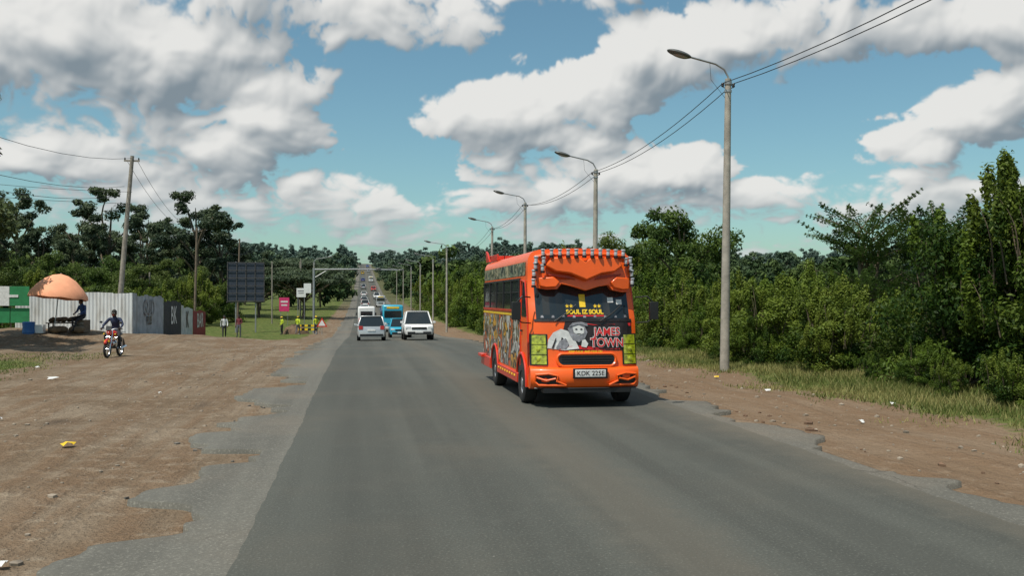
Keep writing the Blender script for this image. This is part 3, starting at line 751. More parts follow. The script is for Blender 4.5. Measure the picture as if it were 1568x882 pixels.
mb.prism([(-.98,6.6,3.05),(-.98,7.25,3.05),(-.98,7.35,3.36),(-.98,7.1,3.3)],(.05,0,0),0); mb.prism([(.93,6.6,3.05),(.93,7.25,3.05),(.93,7.35,3.36),(.93,7.1,3.3)],(.05,0,0),0)
mb.tube([(-.6,6.5,3.05),(-.6,6.5,3.45)],.012,1,5); mb.box((.3,4.5,3.14),(.8,.9,.10),2)
mb.out('roof_spoiler',['red','black','white'],bus,bevel=.01)

# ------------------------------------------------------------------ generic vehicles
def car(name,x,y,paint,away,L=4.3,W=1.75,H=1.5,kind='hatch',taxi=False):
    p=empty(name,(x,y,float(prof(y))+.004),(math.atan((float(prof(y+2))-float(prof(y-2)))/4)*(-1 if away else 1),0,math.pi if away else 0))
    hw=W/2; gc=.24 if kind!='suv' else .34; belt=.60*H if kind!='suv' else .58*H; hood=belt-.07
    st=[(-L/2,.40*H,.80),(-L/2+.07,.47*H,.90),(-L/2+.25,hood-.06,.97),(-L/2+.27*L,hood+.02,1),(0,belt,1),(L/2-.3,belt+.02,.98),(L/2-.06,belt-.05,.93),(L/2,.45*H,.86)]
    if kind=='sedan': st[5]=(L/2-.5,belt,.98)
    mb=MB(); ring=[]
    for yy_,zt,wf in st:
        w=hw*wf; ring.append([(-w*.93,yy_,gc),(-w,yy_,gc+.16),(-w,yy_,zt-.16),(-w*.96,yy_,zt-.04),(-w*.85,yy_,zt),(w*.85,yy_,zt),(w*.96,yy_,zt-.04),(w,yy_,zt-.16),(w,yy_,gc+.16),(w*.93,yy_,gc)])
    n=10; vs=[v for r_ in ring for v in r_]
    mb.add(vs,[(i*n+j,i*n+(j+1)%n,(i+1)*n+(j+1)%n,(i+1)*n+j) for i in range(len(st)-1) for j in range(n)]+[tuple(range(n)),tuple(range((len(st)-1)*n,len(st)*n))],0)
    mb.out('body',[paint],p,ang=40)
    y0=-L/2+.24*L; y1=y0+.17*L; y3=L/2-(.08 if kind!='sedan' else .16*L); y2=y3-(.28 if kind!='sedan' else .5)
    bw,tw=hw*.92,hw*.72; zb=belt-.04; zt=H-.04
    G=[(-bw,y0,zb),(bw,y0,zb),(bw,y3,zb),(-bw,y3,zb),(-tw,y1,zt),(tw,y1,zt),(tw,y2,zt),(-tw,y2,zt)]
    mb=MB(); mb.add(G,[(0,1,5,4),(1,2,6,5),(2,3,7,6),(3,0,4,7),(4,5,6,7),(3,2,1,0)],0); mb.out('windows',['glass'],p)
    mb=MB(); mb.prism([(-tw-.02,y1-.05,zt-.01),(tw+.02,y1-.05,zt-.01),(tw+.02,y2+.06,zt-.01),(-tw-.02,y2+.06,zt-.01)],(0,0,.05),0)
    for a,b_ in((0,4),(1,5),(2,6),(3,7)): mb.tube([G[a],G[b_]],.045,0,6)
    for s in(-1,1): mb.tube([(s*bw,.15,zb),(s*tw,.15,zt)],.035,0,6)
    mb.out('roof_and_pillars',[paint],p,bevel=.02)
    mb=MB()
    f=-L/2; r_=L/2
    mb.box((0,f-.0,.47*H-.12),(W*.5,.05,.13),1); mb.box((0,f+.0,gc+.10),(W*.78,.10,.16),1)
    for s in(-1,1):
        mb.box((s*W*.36,f+.05,.45*H-.04),(W*.17,.12,.13),2); mb.box((s*W*.37,r_-.03,.52*H),(W*.14,.10,.22),3)
        mb.box((s*(hw+.09),y0+.25,belt+.06),(.17,.09,.13),0)
        mb.lathe([(0,-.02),(.05,-.015),(.05,.02)],(s*W*.36,f-.03,gc+.13),'Y',2,8)
    mb.box((0,f-.06,gc+.16),(.48,.02,.11),4); mb.box((0,r_+.02,.42*H),(.48,.02,.11),4); mb.box((0,r_-.02,gc+.10),(W*.8,.10,.14),1)
    if kind=='suv': mb.box((0,y1+.6,zt+.07),(.9,1.2,.04),1)
    if taxi: mb.box((0,y1+.3,zt+.09),(.5,.16,.12),5)
    mb.out('trim',[paint,'black','hlens','tail','dwhite','yellow'],p,bevel=.012)
    rw=.31 if kind!='suv' else .37
    for s in(-1,1):
        for wy in(-L*.31,L*.29):
            mb=MB(); c=(s*(hw-.10),wy,rw)
            mb.lathe([(rw*.62,-.10),(rw*.93,-.105),(rw,-.07),(rw,.07),(rw*.93,.105),(rw*.62,.10)],c,'X',0,20,True)
            mb.lathe([(rw*.62,s*.08),(rw*.5,s*.05),(rw*.2,s*.07),(0,s*.08)],c,'X',1,14); mb.out('wheel',['rubber','rim'],p)
            mb=MB(); a=[(s*(hw+.004),wy+(rw+.06)*math.cos(R(t)),rw+(rw+.06)*math.sin(R(t))) for t in range(-10,191,20)]; mb.prism(a,(-s*.02,0,0),0); mb.out('wheel_arch',['black'],p)
    return p
def minibus(name,x,y,paint,away,L=6.5,W=2.05,H=2.7):
    p=empty(name,(x,y,float(prof(y))+.004),(0,0,math.pi if away else 0))
    mb=MB(); mb.box((0,0,(H+.35)/2),(W,L,H-.35),0); mb.out('body',[paint],p,bevel=.16)
    mb=MB(); f=-L/2
    mb.box((0,f-.005,H*.66),(W*.84,.04,H*.26),1); mb.box((0,-f+.005,H*.68),(W*.7,.04,H*.2),1)
    for s in(-1,1): mb.box((s*(W/2+.002),.1,H*.66),(.03,L*.86,H*.22),1)
    mb.box((0,f-.02,.75),(W*.5,.05,.22),2); mb.box((0,f-.05,.45),(W*.96,.14,.2),3); mb.box((0,f-.01,H*.90),(W*.6,.04,.2),4)
    for s in(-1,1):
        mb.box((s*W*.38,f-.02,.85),(.28,.06,.2),5); mb.box((s*W*.42,-f+.02,.9),(.15,.05,.4),6); mb.box((s*(W/2+.16),f+.1,H*.62),(.14,.08,.3),2)
    for s in(-1,1):
        for wy in(-L*.32,L*.28):
            mb.lathe([(.22,-.12),(.37,-.12),(.39,-.08),(.39,.08),(.37,.12),(.22,.12)],(s*(W/2-.08),wy,.39),'X',2,18,True); mb.lathe([(.22,s*.1),(.1,s*.06),(0,s*.08)],(s*(W/2-.08),wy,.39),'X',7,12)
    mb.out('fittings',[paint,'glass','black','white','yellow','hlens','tail','rim'],p,bevel=.01)
car('silver_hatchback',.62,59.5,'silver',True,4.2,1.72,1.5)
car('white_suv',3.55,61,'white',False,4.7,1.86,1.82,'suv')
car('teal_car',3.0,75,'teal',False,4.2,1.7,1.5)
minibus('blue_minibus',3.15,99,'teal',False)
cols=['white','silver','blue','white','yellow','silver','teal','white','red','silver','white','blue']
for k,(x,y,aw) in enumerate([(.7,84,1),(.8,96,1),(.6,110,1),(.7,126,1),(.7,144,1),(3.9,128,0),(.6,168,1),(4.1,160,0),(.8,198,1),(4.1,205,0),(.7,235,1),(4.2,262,0),(.8,285,1),(4.2,330,0),(.8,345,1),(4.2,420,0),(.8,430,1),(.8,520,1),(4.2,560,0),(4.2,650,0)]):
    if k in(2,9,15): minibus('minibus',x,y,cols[(k*5)%12],bool(aw),5.4,1.9,2.4)
    else: car('car',x,y,cols[(k*5+3)%12],bool(aw),kind=('sedan','hatch','suv')[k%3],H=(1.45,1.5,1.75)[k%3])

# ------------------------------------------------------------------ street lamps and wires
tops=[]
def lamp(x,y,H,armlen,lean=0,r0=.135,r1=.085,rot=0,side=-1):
    z0=gz(x,y); p=empty('street_lamp',(x,y,z0),(0,R(lean),R(rot)))
    mb=MB(); mb.tube([(0,0,-.3),(0,0,H*.5),(0,0,H)],[r0,(r0+r1)/2,r1],0,14); mb.out('pole',['concrete'],p)
    mb=MB(); k=side
    a=[(0,0,H-.25),(0,0,H+.05),(k*.12,0,H+.26),(k*.38,0,H+.40),(k*armlen*.62,0,H+.47),(k*armlen,0,H+.56)]
    mb.tube(a,.03,0,8); mb.lathe([(r1+.02,-.05),(r1+.02,.05)],(0,0,H-.12),'Z',0,12); mb.lathe([(r1+.02,-.03),(r1+.02,.03)],(0,0,H-.35),'Z',0,12)
    mb.tube([(k*.55,0,H+.44),(k*.50,.02,H-.05),(k*.08,.0,H-.55)],.006,1,5)
    mb.out('arm',['galv','wire'],p)
    mb=MB(); c=Vector((k*(armlen+.30),0,H+.63))
    k0=len(mb.V); mb.ell((0,0,0),(.37,.17,.085),0,16,10); mb.ell((0.03,0,-.035),(.27,.13,.07),1,14,8)
    for i in range(k0,len(mb.V)):
        v=Vector(mb.V[i]); v=Matrix.Rotation(R(14)*(1 if k<0 else -1),3,'Y')@v; mb.V[i]=tuple(v+c)
    mb.out('lamp_head',['lamp','galv'],p)
    mb=MB()
    for dx in(-.16,.16):
        mb.lathe([(0,-.05),(.035,-.05),(.045,-.02),(.03,0),(.045,.03),(.03,.06),(0,.06)],(dx,0,H-.18),'Z',0,10); mb.tube([(0,0,H-.28),(dx,0,H-.24)],.014,1,5)
    mb.out('insulators',['black','galv'],p)
    tops.append((x+math.sin(R(lean))*H,y,z0+H))
lamp(10.1,25.4,8.25,1.15,.9)
lamp(10.1,40.4,7.9,1.2,.4)
lamp(10.1,58.2,8.5,1.35,0)
lamp(10.3,75,8.8,1.3,.3)
def wires(P,offs,sag,name='overhead_wire',r=.012):
    mb=MB()
    for ox,oz in offs:
        for a,b_ in zip(P[:-1],P[1:]):
            a=Vector(a)+Vector((ox,0,oz));b_=Vector(b_)+Vector((ox,0,oz)); L=(b_-a).length
            pts=[a.lerp(b_,t)-Vector((0,0,sag*L*.04*4*t*(1-t))) for t in np.linspace(0,1,13)]
            mb.tube(pts,r,0,5,False)
    mb.out(name,['wire'])
wires([(10.35,-22,8.3),(10.3,2,8.3)]+tops+[(10.3,100,7.2)],[(-.16,-.13),(.16,-.13)],.6)
for (x,y,H,al) in [(8.4,94,8.4,1.6),(8.4,112,8.0,1.6),(8.3,135,8.0,1.5),(8.3,160,8,1.5),(8.3,190,8,1.5),(8.3,225,8,1.5)]:
    lamp(x,y,H,al,0,.11,.08)
lamp(-5.4,112,7.5,1.5,0,.1,.07,side=1)

def pole(x0,y0,x1,H,r0,r1,m='woodgrey',arms=True,name='utility_pole'):
    z0=gz(x0,y0); p=empty(name,(x0,y0,z0)); mb=MB(); dx=x1-x0
    mb.tube([(0,0,-.4),(dx*.5,0,H*.5),(dx,0,H)],[r0,(r0+r1)/2,r1],0,10)
    if arms:
        mb.box((dx*.97,0,H-.3),(.9,.08,.1),0)
        for s in(-.4,0,.4): mb.lathe([(0,0),(.04,0),(.05,.05),(.03,.08),(.04,.12),(0,.14)],(dx*.97+s,0,H-.24),'Z',1,8)
    mb.out('post',[m,'black'],p); return (x1,y0,z0+H)
a=pole(-14.6,60.4,-13.75,10.9,.17,.11)
b2=pole(-15.2,91,-15.0,10.0,.13,.09,'wood'); c2=pole(-12.3,98.5,-12.1,9.4,.12,.08,'wood',False)
pole(-20,95,-20,6,.09,.07,'woodgrey',False); pole(-11.3,125,-11.3,8,.09,.07,'woodgrey',False)
pole(-9.3,150,-9.2,9,.1,.08,'woodgrey',False); pole(-10.6,170,-10.6,9,.1,.08,'woodgrey',False)
wires([(-14.6,8,10.3),a],[(0,-.15)],1.0); wires([(-15.1,14,8.1),(-14.2,60.4,8.9)],[(0,0),(-.3,-.6)],.8)
wires([a,b2,(-14,130,9)],[(-.3,-.3),(.3,-.3)],.9); wires([(-30,52,9.5),(a[0],a[1],a[2]-2.2)],[(0,0),(0,-.7)],.6)

zg=gz(-4.6,95); p=empty('overhead_gantry',(-4.6,95,zg)); mb=MB()
mb.tube([(0,0,-.3),(0,0,6.4)],.11,0,12); mb.tube([(0,0,6.25),(4,0,6.3),(8.2,0,6.25)],[.08,.07,.05],0,8); mb.tube([(0,0,5.4),(1.4,0,6.25)],.04,0,6)
mb.ell((8.5,0,6.25),(.35,.16,.08),1); mb.ell((6.3,0,6.36),(.3,.14,.07),1); mb.box((-.6,-.12,4.4),(.7,.04,.95),2); mb.tube([(-.6,0,4.2),(0,0,4.2)],.03,0,6)
mb.out('mast_and_arm',['galv','lamp','white'],p)

zb=gz(-11.3,97); p=empty('billboard',(-11.3,97,zb),(0,0,R(6)))
mb=MB()
for x in(-.95,.95): mb.tube([(x,.1,-.3),(x,.1,7.0)],.075,0,10)
mb.out('posts',['galv'],p)
mb=MB(); mb.box((0,0,5.0),(3.6,.08,3.9),0)
for i in range(5): mb.box((-1.75+i*.875,-.075,5.0),(.05,.07,3.9),1)
for i in range(6): mb.box((0,-.13,3.1+i*.76),(3.6,.04,.04),1)
mb.box((0,0,2.98),(3.7,.2,.08),1)
mb.out('panel_back',[mat('panel_dark',(.03,.04,.06),.6,var=.2),mat('rusty_frame',(.10,.09,.08),.7)],p)

def sign(name,x,y,w,h,zc,m,ph):
    z=gz(x,y); p=empty(name,(x,y,z)); mb=MB(); mb.box((0,0,zc),(w,.05,h),0); mb.box((0,-.03,zc+h*.2),(w*.7,.01,h*.12),2); mb.box((0,-.03,zc-h*.05),(w*.6,.01,h*.1),2)
    for s in(-.35,.35): mb.tube([(s*w,.05,-.2),(s*w,.05,zc)],.03,1,6)
    mb.out('board',[m,'galv',ph],p,bevel=.005)
sign('pink_sign_board',-9.3,119,1.2,1.7,2.6,'magenta','dwhite')
sign('white_sign_board',-5.9,96.5,.9,.9,4.0,'white','dgrey')
z=gz(-3.6,90); p=empty('warning_sign',(-3.6,90,z)); mb=MB()
mb.prism([(-.5,0,.75),(.5,0,.75),(0,0,1.62)],(0,.03,0),0); mb.prism([(-.33,-.01,.85),(.33,-.01,.85),(0,-.01,1.42)],(0,.02,0),1); mb.tube([(0,.06,-.2),(0,.06,1.2)],.03,2,6); mb.tube([(-.3,.3,0),(0,.06,1)],.02,2,6)
mb.out('triangle',['red','white','galv'],p)
x,y=-6.2,93; z=gz(x,y); mb=MB()
mb.ell((x,y,z-.2),(1.3,1.0,1.05),0,18,8)
for i in range(len(mb.V)):
    v=mb.V[i]; mb.V[i]=(v[0]+rnd.uniform(-.1,.1),v[1]+rnd.uniform(-.1,.1),v[2]+rnd.uniform(-.1,.1))
mb.out('earth_heap',[mat('dug_earth',(.13,.085,.05),.95,var=.35)],ang=20)
p=empty('striped_barrier',(-4.9,90.5,gz(-4.9,90.5)),(0,0,R(-12))); mb=MB()
for s in(-.8,.8): mb.box((s,0,.45),(.08,.08,.95),2); mb.box((s,0,.03),(.1,.6,.06),2)
for zz in(.45,.8):
    for k in range(6): mb.box((-.75+k*.3,-.06,zz),(.3,.03,.2),k%2)
mb.out('boards',['yellow','black','galv'],p,bevel=.005)

# ------------------------------------------------------------------ fence and stall
def corrugated(name,x0,y0,x1,y1,h,m,zlow=-.1,amp=.02,pitch=.20):
    L=math.hypot(x1-x0,y1-y0); n=int(L/(pitch/6)); t=np.linspace(0,1,n); d=np.array([x1-x0,y1-y0])/L; nm=np.array([d[1],-d[0]])
    x=x0+(x1-x0)*t; y=y0+(y1-y0)*t; o=amp*np.sin(t*L/pitch*2*math.pi)
    X=x+nm[0]*o; Y=y+nm[1]*o; zb_=hgt(x,y)+zlow; step=np.floor(t*L/.9); js=np.array([rnd.uniform(-.08,.08) for _ in range(int(L/.9)+2)]); zt_=hgt(x,y).mean()*.4+hgt(x,y)*.6+h+js[step.astype(int)]
    P=np.stack([np.stack([X,X]),np.stack([Y,Y]),np.stack([zb_,zt_])],-1)
    return gridmesh(name,P[...,0],P[...,1],P[...,2],m)
Mcor,g,b=newmat('white_corrugated_sheet',.5,.4)
tc=g.n('ShaderNodeTexCoord').outputs['Object']; c=g.mix(g.ss(g.noise(g.scl(tc,(1,1,.25)),2.2,5,.6),.4,.75),(.66,.68,.68),(.40,.38,.34))
c=g.mix(g.ss(g.noise(g.scl(tc,(1.1,1,.02)),1.0,1),.52,.56,0,.25),c,(.5,.55,.58))
g.set(b.inputs['Base Color'],c)
Mgr=mat('grey_sheet',(.36,.38,.40),.6,var=.25,scale=2); Mdk=mat('dark_sheet',(.03,.03,.035),.6,var=.4,scale=3); Mrd=mat('maroon_sheet',(.28,.025,.025),.6,var=.25,scale=2); Mwh=mat('white_sheet',(.55,.55,.53),.6,var=.2,scale=2)
fen=empty('corrugated_fence')
for o in [corrugated('sheets_front',-19.2,57,-12.75,56.2,2.35,Mcor),corrugated('sheets_side',-12.75,56.25,-12.6,64,2.35,Mgr,amp=.012),
          corrugated('sheets_side_dark',-12.6,64.05,-12.6,70,2.3,Mdk,amp=.012),corrugated('sheets_side_white',-12.6,70.05,-12.65,75,2.25,Mwh,amp=.012),corrugated('sheets_side_maroon',-12.65,75.05,-12.8,82,2.2,Mrd,amp=.012)]: o.parent=fen
def sidetext(s_,y,z,size,m,x):
    vs,fs=text_geo(s_,size,.02); raw('painted_lettering',[(x,y+a_,z+b_) for a_,b_ in vs],fs,m,fen)
sidetext('GUD',60,1.5,1.3,'dgrey',-12.62); sidetext('PUB',60,.75,.7,'dblack',-12.62); sidetext('BK',67.2,.9,1.7,'dwhite',-12.56); sidetext('K',72.5,.5,1.7,'dblack',-12.58); sidetext('BAR',78.5,.3,1.6,'dwhite',-12.66)
mb=MB()
for q in range(9): 
    xx=-19+q*.78; mb.box((xx,57.15,gz(xx,57)+1.2),(.08,.08,2.2),0)
mb.out('fence_posts',['wood'],fen)
kiosk=empty('painted_kiosk_wall'); mb=MB()
for k,m_ in enumerate([0,1,0,1,0,1]):
    xx=-18.25-k*1.0; zc=gz(-18.3,54.8); mb.box((xx,54.8,zc+1.95),(.98,.06,1.05),m_); mb.box((xx,54.9,zc+.9),(.96,.05,.8),0)
    mb.box((xx-.5,55,zc+1.2),(.07,.07,2.6),2)
for k in range(3): mb.box((-18.55-k*1.0,54.75,gz(-18.3,54.8)+1.95+.25*(k%2)),(.5,.02,.14),1 if k%2==0 else 0)
mb.out('boards',['fgreen','dwhite','wood'],kiosk,bevel=.005)

ux,uy=-14.9,49.5; uz=gz(ux,uy); p=empty('market_umbrella',(ux,uy,uz),(R(-4),R(5),0))
mb=MB(); N=16; vs=[];fs=[]; rad=[0,.35,.75,1.1,1.38,1.42]; hz=[2.95,2.87,2.62,2.28,1.92,1.72]
for i,(r_,h_) in enumerate(zip(rad,hz)):
    for k in range(N):
        t=2*math.pi*k/N; sc=(1-.045*(k%2)) if i>1 else 1; dz=-.04*(k%2)*(i>1)
        vs.append((r_*sc*math.cos(t),r_*sc*math.sin(t),h_-dz))
for i in range(5):
    for k in range(N):
        a_=i*N+k;b_=i*N+(k+1)%N; fs.append((a_,b_,b_+N,a_+N))
mb.add(vs,fs,0); mb.tube([(0,0,-.3),(0,0,3.0)],.025,1,8)
for k in range(8):
    t=2*math.pi*k/8; mb.tube([(0,0,2.2),(.7*math.cos(t),.7*math.sin(t),2.60)],.008,1,4)
mb.out('canopy_and_pole',[mat('salmon_canvas',(.82,.36,.20),.8,var=.12,scale=2),'galv'],p,ang=50)
z=gz(-15.9,49.0); mb=MB(); mb.lathe([(0,0),(.27,0),(.29,.05),(.27,.3),(.29,.32),(.27,.6),(.29,.8),(.26,.85),(0,.85)],(-15.9,49.0,z-.3),'Z',0,18)
mb.box((-15.45,49.2,z+.2),(.4,.4,.4),1); mb.out('plastic_barrel',[mat('blue_plastic',(.02,.12,.35),.4),'white'])
p=empty('market_stall',(-14.6,50.2,gz(-14.6,50.2))); mb=MB()
mb.box((0,0,.45),(1.5,.9,.05),0)
for sx_ in(-.65,.65):
    for sy in(-.35,.35): mb.box((sx_,sy,.2),(.06,.06,.5),0)
for k in range(22): mb.ell((rnd.uniform(-.65,.65),rnd.uniform(-.35,.35),.55+rnd.uniform(0,.12)),(rnd.uniform(.1,.2),rnd.uniform(.1,.18),.1),1+k%2,8,5)
for k in range(7): mb.ell((rnd.uniform(-1.0,1.0),rnd.uniform(-.9,-.5),.14),(.28,.2,.18),1,8,5)
mb.out('table_and_goods',['wood',mat('sack',(.14,.10,.06),.9,var=.3),mat('produce',(.08,.06,.03),.8,var=.5)],p)

# ------------------------------------------------------------------ people
def person(name,loc,rot,J,shirt,pants,shoe='black',cap=None,sc=1.0):
    D=dict(pel=(0,0,.95),sp=(0,0,1.13),ch=(0,0,1.33),nk=(0,0,1.50),hd=(0,-.02,1.60),ht=(0,-.01,1.69),
      sL=(-.18,0,1.42),eL=(-.24,.03,1.14),wL=(-.25,-.06,.90),sR=(.18,0,1.42),eR=(.24,.03,1.14),wR=(.25,-.06,.90),
      hL=(-.095,0,.90),kL=(-.11,-.02,.50),aL=(-.11,.03,.09),tL=(-.12,-.14,.04),hR=(.095,0,.90),kR=(.11,-.02,.50),aR=(.11,.03,.09),tR=(.12,-.14,.04))
    D.update(J)
    rad=dict(pel=.135,sp=.125,ch=.15,nk=.055,hd=.088,ht=.07,sL=.068,eL=.047,wL=.03,sR=.068,eR=.047,wR=.03,hL=.095,kL=.062,aL=.042,tL=.036,hR=.095,kR=.062,aR=.042,tR=.036)
    for s in 'LR':
        e=Vector(D['e'+s]);w=Vector(D['w'+s]); D['p'+s]=tuple(w+(w-e).normalized()*.075); rad['p'+s]=.032
    bones=[('pel','sp','s'),('sp','ch','s'),('ch','nk','s'),('nk','hd','k'),('hd','ht','k')]
    for s in 'LR':
        bones+=[('ch','s'+s,'s'),('s'+s,'e'+s,'s'),('e'+s,'w'+s,'s'),('w'+s,'p'+s,'k'),('pel','h'+s,'p'),('h'+s,'k'+s,'p'),('k'+s,'a'+s,'p'),('a'+s,'t'+s,'b')]
    keys=list(D); idx={k:i for i,k in enumerate(keys)}
    me=bpy.data.meshes.new(name+'_sk'); me.from_pydata([D[k] for k in keys],[(idx[a],idx[b_]) for a,b_,_ in bones],[])
    o=bpy.data.objects.new('tmp',me); link(o); md=o.modifiers.new('s','SKIN')
    for i,k in enumerate(keys):
        sv=me.skin_vertices[0].data[i]; r_=rad[k]
        sv.radius=(r_,r_*(.72 if k in('ch','sp','pel') else 1)); sv.use_root=(k=='pel')
    ss=o.modifiers.new('u','SUBSURF'); ss.levels=2; ss.render_levels=2
    bpy.context.view_layer.update(); dg=bpy.context.evaluated_depsgraph_get()
    nm=bpy.data.meshes.new_from_object(o.evaluated_get(dg)); bpy.data.objects.remove(o)
    nm.materials.clear()
    for m_ in (shirt,pants,'skin',shoe): nm.materials.append(M[m_] if isinstance(m_,str) else m_)
    lab={'s':0,'p':1,'k':2,'b':3}
    def sd(p_,a_,b_):
        ab=b_-a_; t=max(0,min(1,(p_-a_).dot(ab)/max(1e-9,ab.length_squared))); return (p_-(a_+ab*t)).length
    BB=[(Vector(D[a_]),Vector(D[b_]),lab[l],rad[a_]*.6) for a_,b_,l in bones]
    for f in nm.polygons:
        c_=f.center; f.material_index=min(BB,key=lambda q:sd(c_,q[0],q[1])-q[3])[2]; f.use_smooth=True
    body=bpy.data.objects.new(name,nm); link(body); body.location=loc; body.rotation_euler=(0,0,R(rot)); body.scale=(sc,)*3
    mb=MB(); h=Vector(D['hd']); 
    mb.ell(tuple(h+Vector((0,.012,.03))),(.098,.112,.125),1,14,7,z0=.12)
    mb.ell(tuple(h+Vector((0,.0,-.005))),(.088,.10,.125),0,14,10)
    for s in(-1,1):
        mb.ell(tuple(h+Vector((s*.034,-.088,.015))),(.014,.010,.009),2,6,4); mb.ell(tuple(h+Vector((s*.034,-.095,.015))),(.006,.005,.006),1,6,4); mb.ell(tuple(h+Vector((s*.092,0,0))),(.012,.025,.035),0,6,4)
    mb.ell(tuple(h+Vector((0,-.105,-.012))),(.016,.02,.024),0,6,4); mb.ell(tuple(h+Vector((0,-.094,-.058))),(.028,.012,.010),3,8,4)
    if cap: mb.ell(tuple(h+Vector((0,.005,.035))),(.108,.122,.115),4,14,7,z0=.15); mb.box(tuple(h+Vector((0,-.14,.05))),(.13,.10,.012),4)
    mb.out('head_details',['skin','hair','dwhite','dred',cap or 'hair'],body)
    mb=MB()
    for s in 'LR':
        w=Vector(D['w'+s]);pm=Vector(D['p'+s]); d=(pm-w).normalized(); sd_=d.cross(Vector((0,1,0)) if abs(d.y)<.8 else Vector((0,0,1))).normalized(); nrm=sd_.cross(d)
        inward=nrm if nrm.z<0 or abs(nrm.z)<.3 else -nrm
        for i,(o_,l_) in enumerate(((-.028,.062),(-.009,.075),(.010,.07),(.028,.055))):
            a_=pm+sd_*o_; mb.tube([a_-d*.01,a_+d*l_*.5,a_+d*l_*.8+inward*l_*.35,a_+d*l_*.7+inward*l_*.7],[.010,.009,.008,.006],0,6)
        a_=w+d*.03+sd_*.03; mb.tube([a_,a_+sd_*.022+d*.02,a_+sd_*.03+d*.045+inward*.02],[.012,.010,.007],0,6)
    mb.out('fingers',['skin'],body)
    return body
navy=mat('navy_cloth',(.02,.03,.07),.85); darkc=mat('dark_cloth',(.02,.02,.024),.85); whitec=mat('white_cloth',(.62,.62,.62),.85); maroon=mat('maroon_cloth',(.16,.03,.04),.85); greyc=mat('grey_cloth',(.10,.10,.12),.85); vest=mat('hi_vis_vest',(.5,.6,.03),.7); bluec=mat('blue_cloth',(.03,.07,.20),.85)
WALK=dict(kL=(-.10,-.14,.52),aL=(-.10,-.22,.10),tL=(-.11,-.38,.06),kR=(.10,.02,.50),aR=(.10,.24,.16),tR=(.10,.14,.05),eL=(-.24,.12,1.16),wL=(-.24,.10,.92),eR=(.24,-.05,1.15),wR=(.22,-.22,.96))
x,y=-10.95,79.5; person('pedestrian',(x,y,gz(x,y)-.01),10,WALK,whitec,darkc,sc=1.08)
x,y=-9.85,80.0; person('pedestrian',(x,y,gz(x,y)-.01),-20,dict(wR=(.12,-.22,1.05),kL=(-.11,-.08,.5),aL=(-.12,-.06,.09),tL=(-.13,-.22,.04)),maroon,greyc,sc=1.08)
x,y=-4.2,91; person('road_worker',(x,y,gz(x,y)-.01),30,{},vest,navy,cap='yellow')
x,y=-7.4,92; person('road_worker',(x,y,gz(x,y)-.01),-60,dict(wR=(.2,-.3,1.1)),vest,darkc,cap='yellow')
x,y=-5.8,90; person('road_worker',(x,y,gz(x,y)-.01),160,WALK,vest,greyc,cap='yellow')
x,y=-13.7,50.0; z=gz(x,y)
mb=MB(); mb.box((0,0,.31),(.55,.45,.62),0); [mb.box((0,-.235,.1+k*.17),(.57,.02,.11),1) for k in range(3)]; mb.out('wooden_crate',['wood','woodgrey'],None,(x,y,z),(0,0,R(-30)),1,.01)
person('seated_person',(x,y,z),-35,dict(pel=(0,.02,.74),sp=(0,.03,.93),ch=(0,-.02,1.13),nk=(0,-.06,1.30),hd=(0,-.10,1.40),ht=(0,-.10,1.49),sL=(-.18,-.03,1.22),sR=(.18,-.03,1.22),
   eL=(-.25,-.10,.97),wL=(-.16,-.30,.88),eR=(.25,-.08,.97),wR=(.17,-.30,.86),hL=(-.10,-.02,.70),hR=(.10,-.02,.70),kL=(-.16,-.42,.66),kR=(.16,-.46,.56),aL=(-.17,-.40,.22),tL=(-.18,-.56,.16),aR=(.18,-.66,.12),tR=(.19,-.80,.08)),bluec,darkc,sc=1.08)

x,y=-9.0,36.8; z=gz(x,y)
moto=empty('motorcycle',(x,y,z),(0,R(2),R(-6)))
mb=MB()
for wy in(-.66,.62):
    mb.lathe([(.24,-.035),(.28,-.05),(.305,-.03),(.31,0),(.305,.03),(.28,.05),(.24,.035)],(0,wy,.31),'X',0,28,True)
    mb.lathe([(.24,-.02),(.255,-.03),(.255,.03),(.24,.02)],(0,wy,.31),'X',1,24,True); mb.lathe([(0,-.06),(.05,-.06),(.05,.06),(0,.06)],(0,wy,.31),'X',1,12)
    for k in range(12):
        t=R(30*k); mb.tube([(0,wy,.31),(0,wy+.25*math.cos(t),.31+.25*math.sin(t))],.004,1,4)
mb.out('wheels',['rubber','chrome'],moto)
mb=MB()
for s in(-1,1):
    mb.tube([(s*.09,-.66,.31),(s*.09,-.52,.70),(s*.08,-.42,1.0)],[.022,.024,.02],1,8); mb.tube([(s*.09,.62,.31),(s*.11,.50,.68)],.022,1,8); mb.tube([(s*.10,.62,.31),(s*.10,.05,.36)],.018,0,6)
    mb.tube([(0,-.42,1.0),(s*.15,-.40,1.06),(s*.36,-.30,1.06)],.012,1,6); mb.tube([(s*.26,-.36,1.06),(s*.38,-.29,1.06)],.02,0,8)
    mb.tube([(s*.24,-.37,1.06),(s*.34,-.42,1.26)],.007,0,5); mb.ell((s*.35,-.42,1.29),(.06,.015,.04),0,10,6); mb.ell((s*.20,-.50,.86),(.035,.04,.03),4,8,6)
    mb.tube([(s*.08,.0,.33),(s*.26,.0,.33)],.014,0,6)
mb.tube([(0,-.42,.85),(0,-.2,.45),(0,.15,.38)],.025,0,8); mb.tube([(0,-.40,.90),(0,.1,.78),(0,.6,.74)],.022,0,8)
mb.ell((0,-.14,.86),(.14,.26,.12),2,14,8); mb.ell((0,.30,.83),(.13,.42,.07),0,14,8); mb.ell((0,-.05,.50),(.13,.17,.15),1,10,6); mb.box((0,-.02,.40),(.18,.30,.16),0)
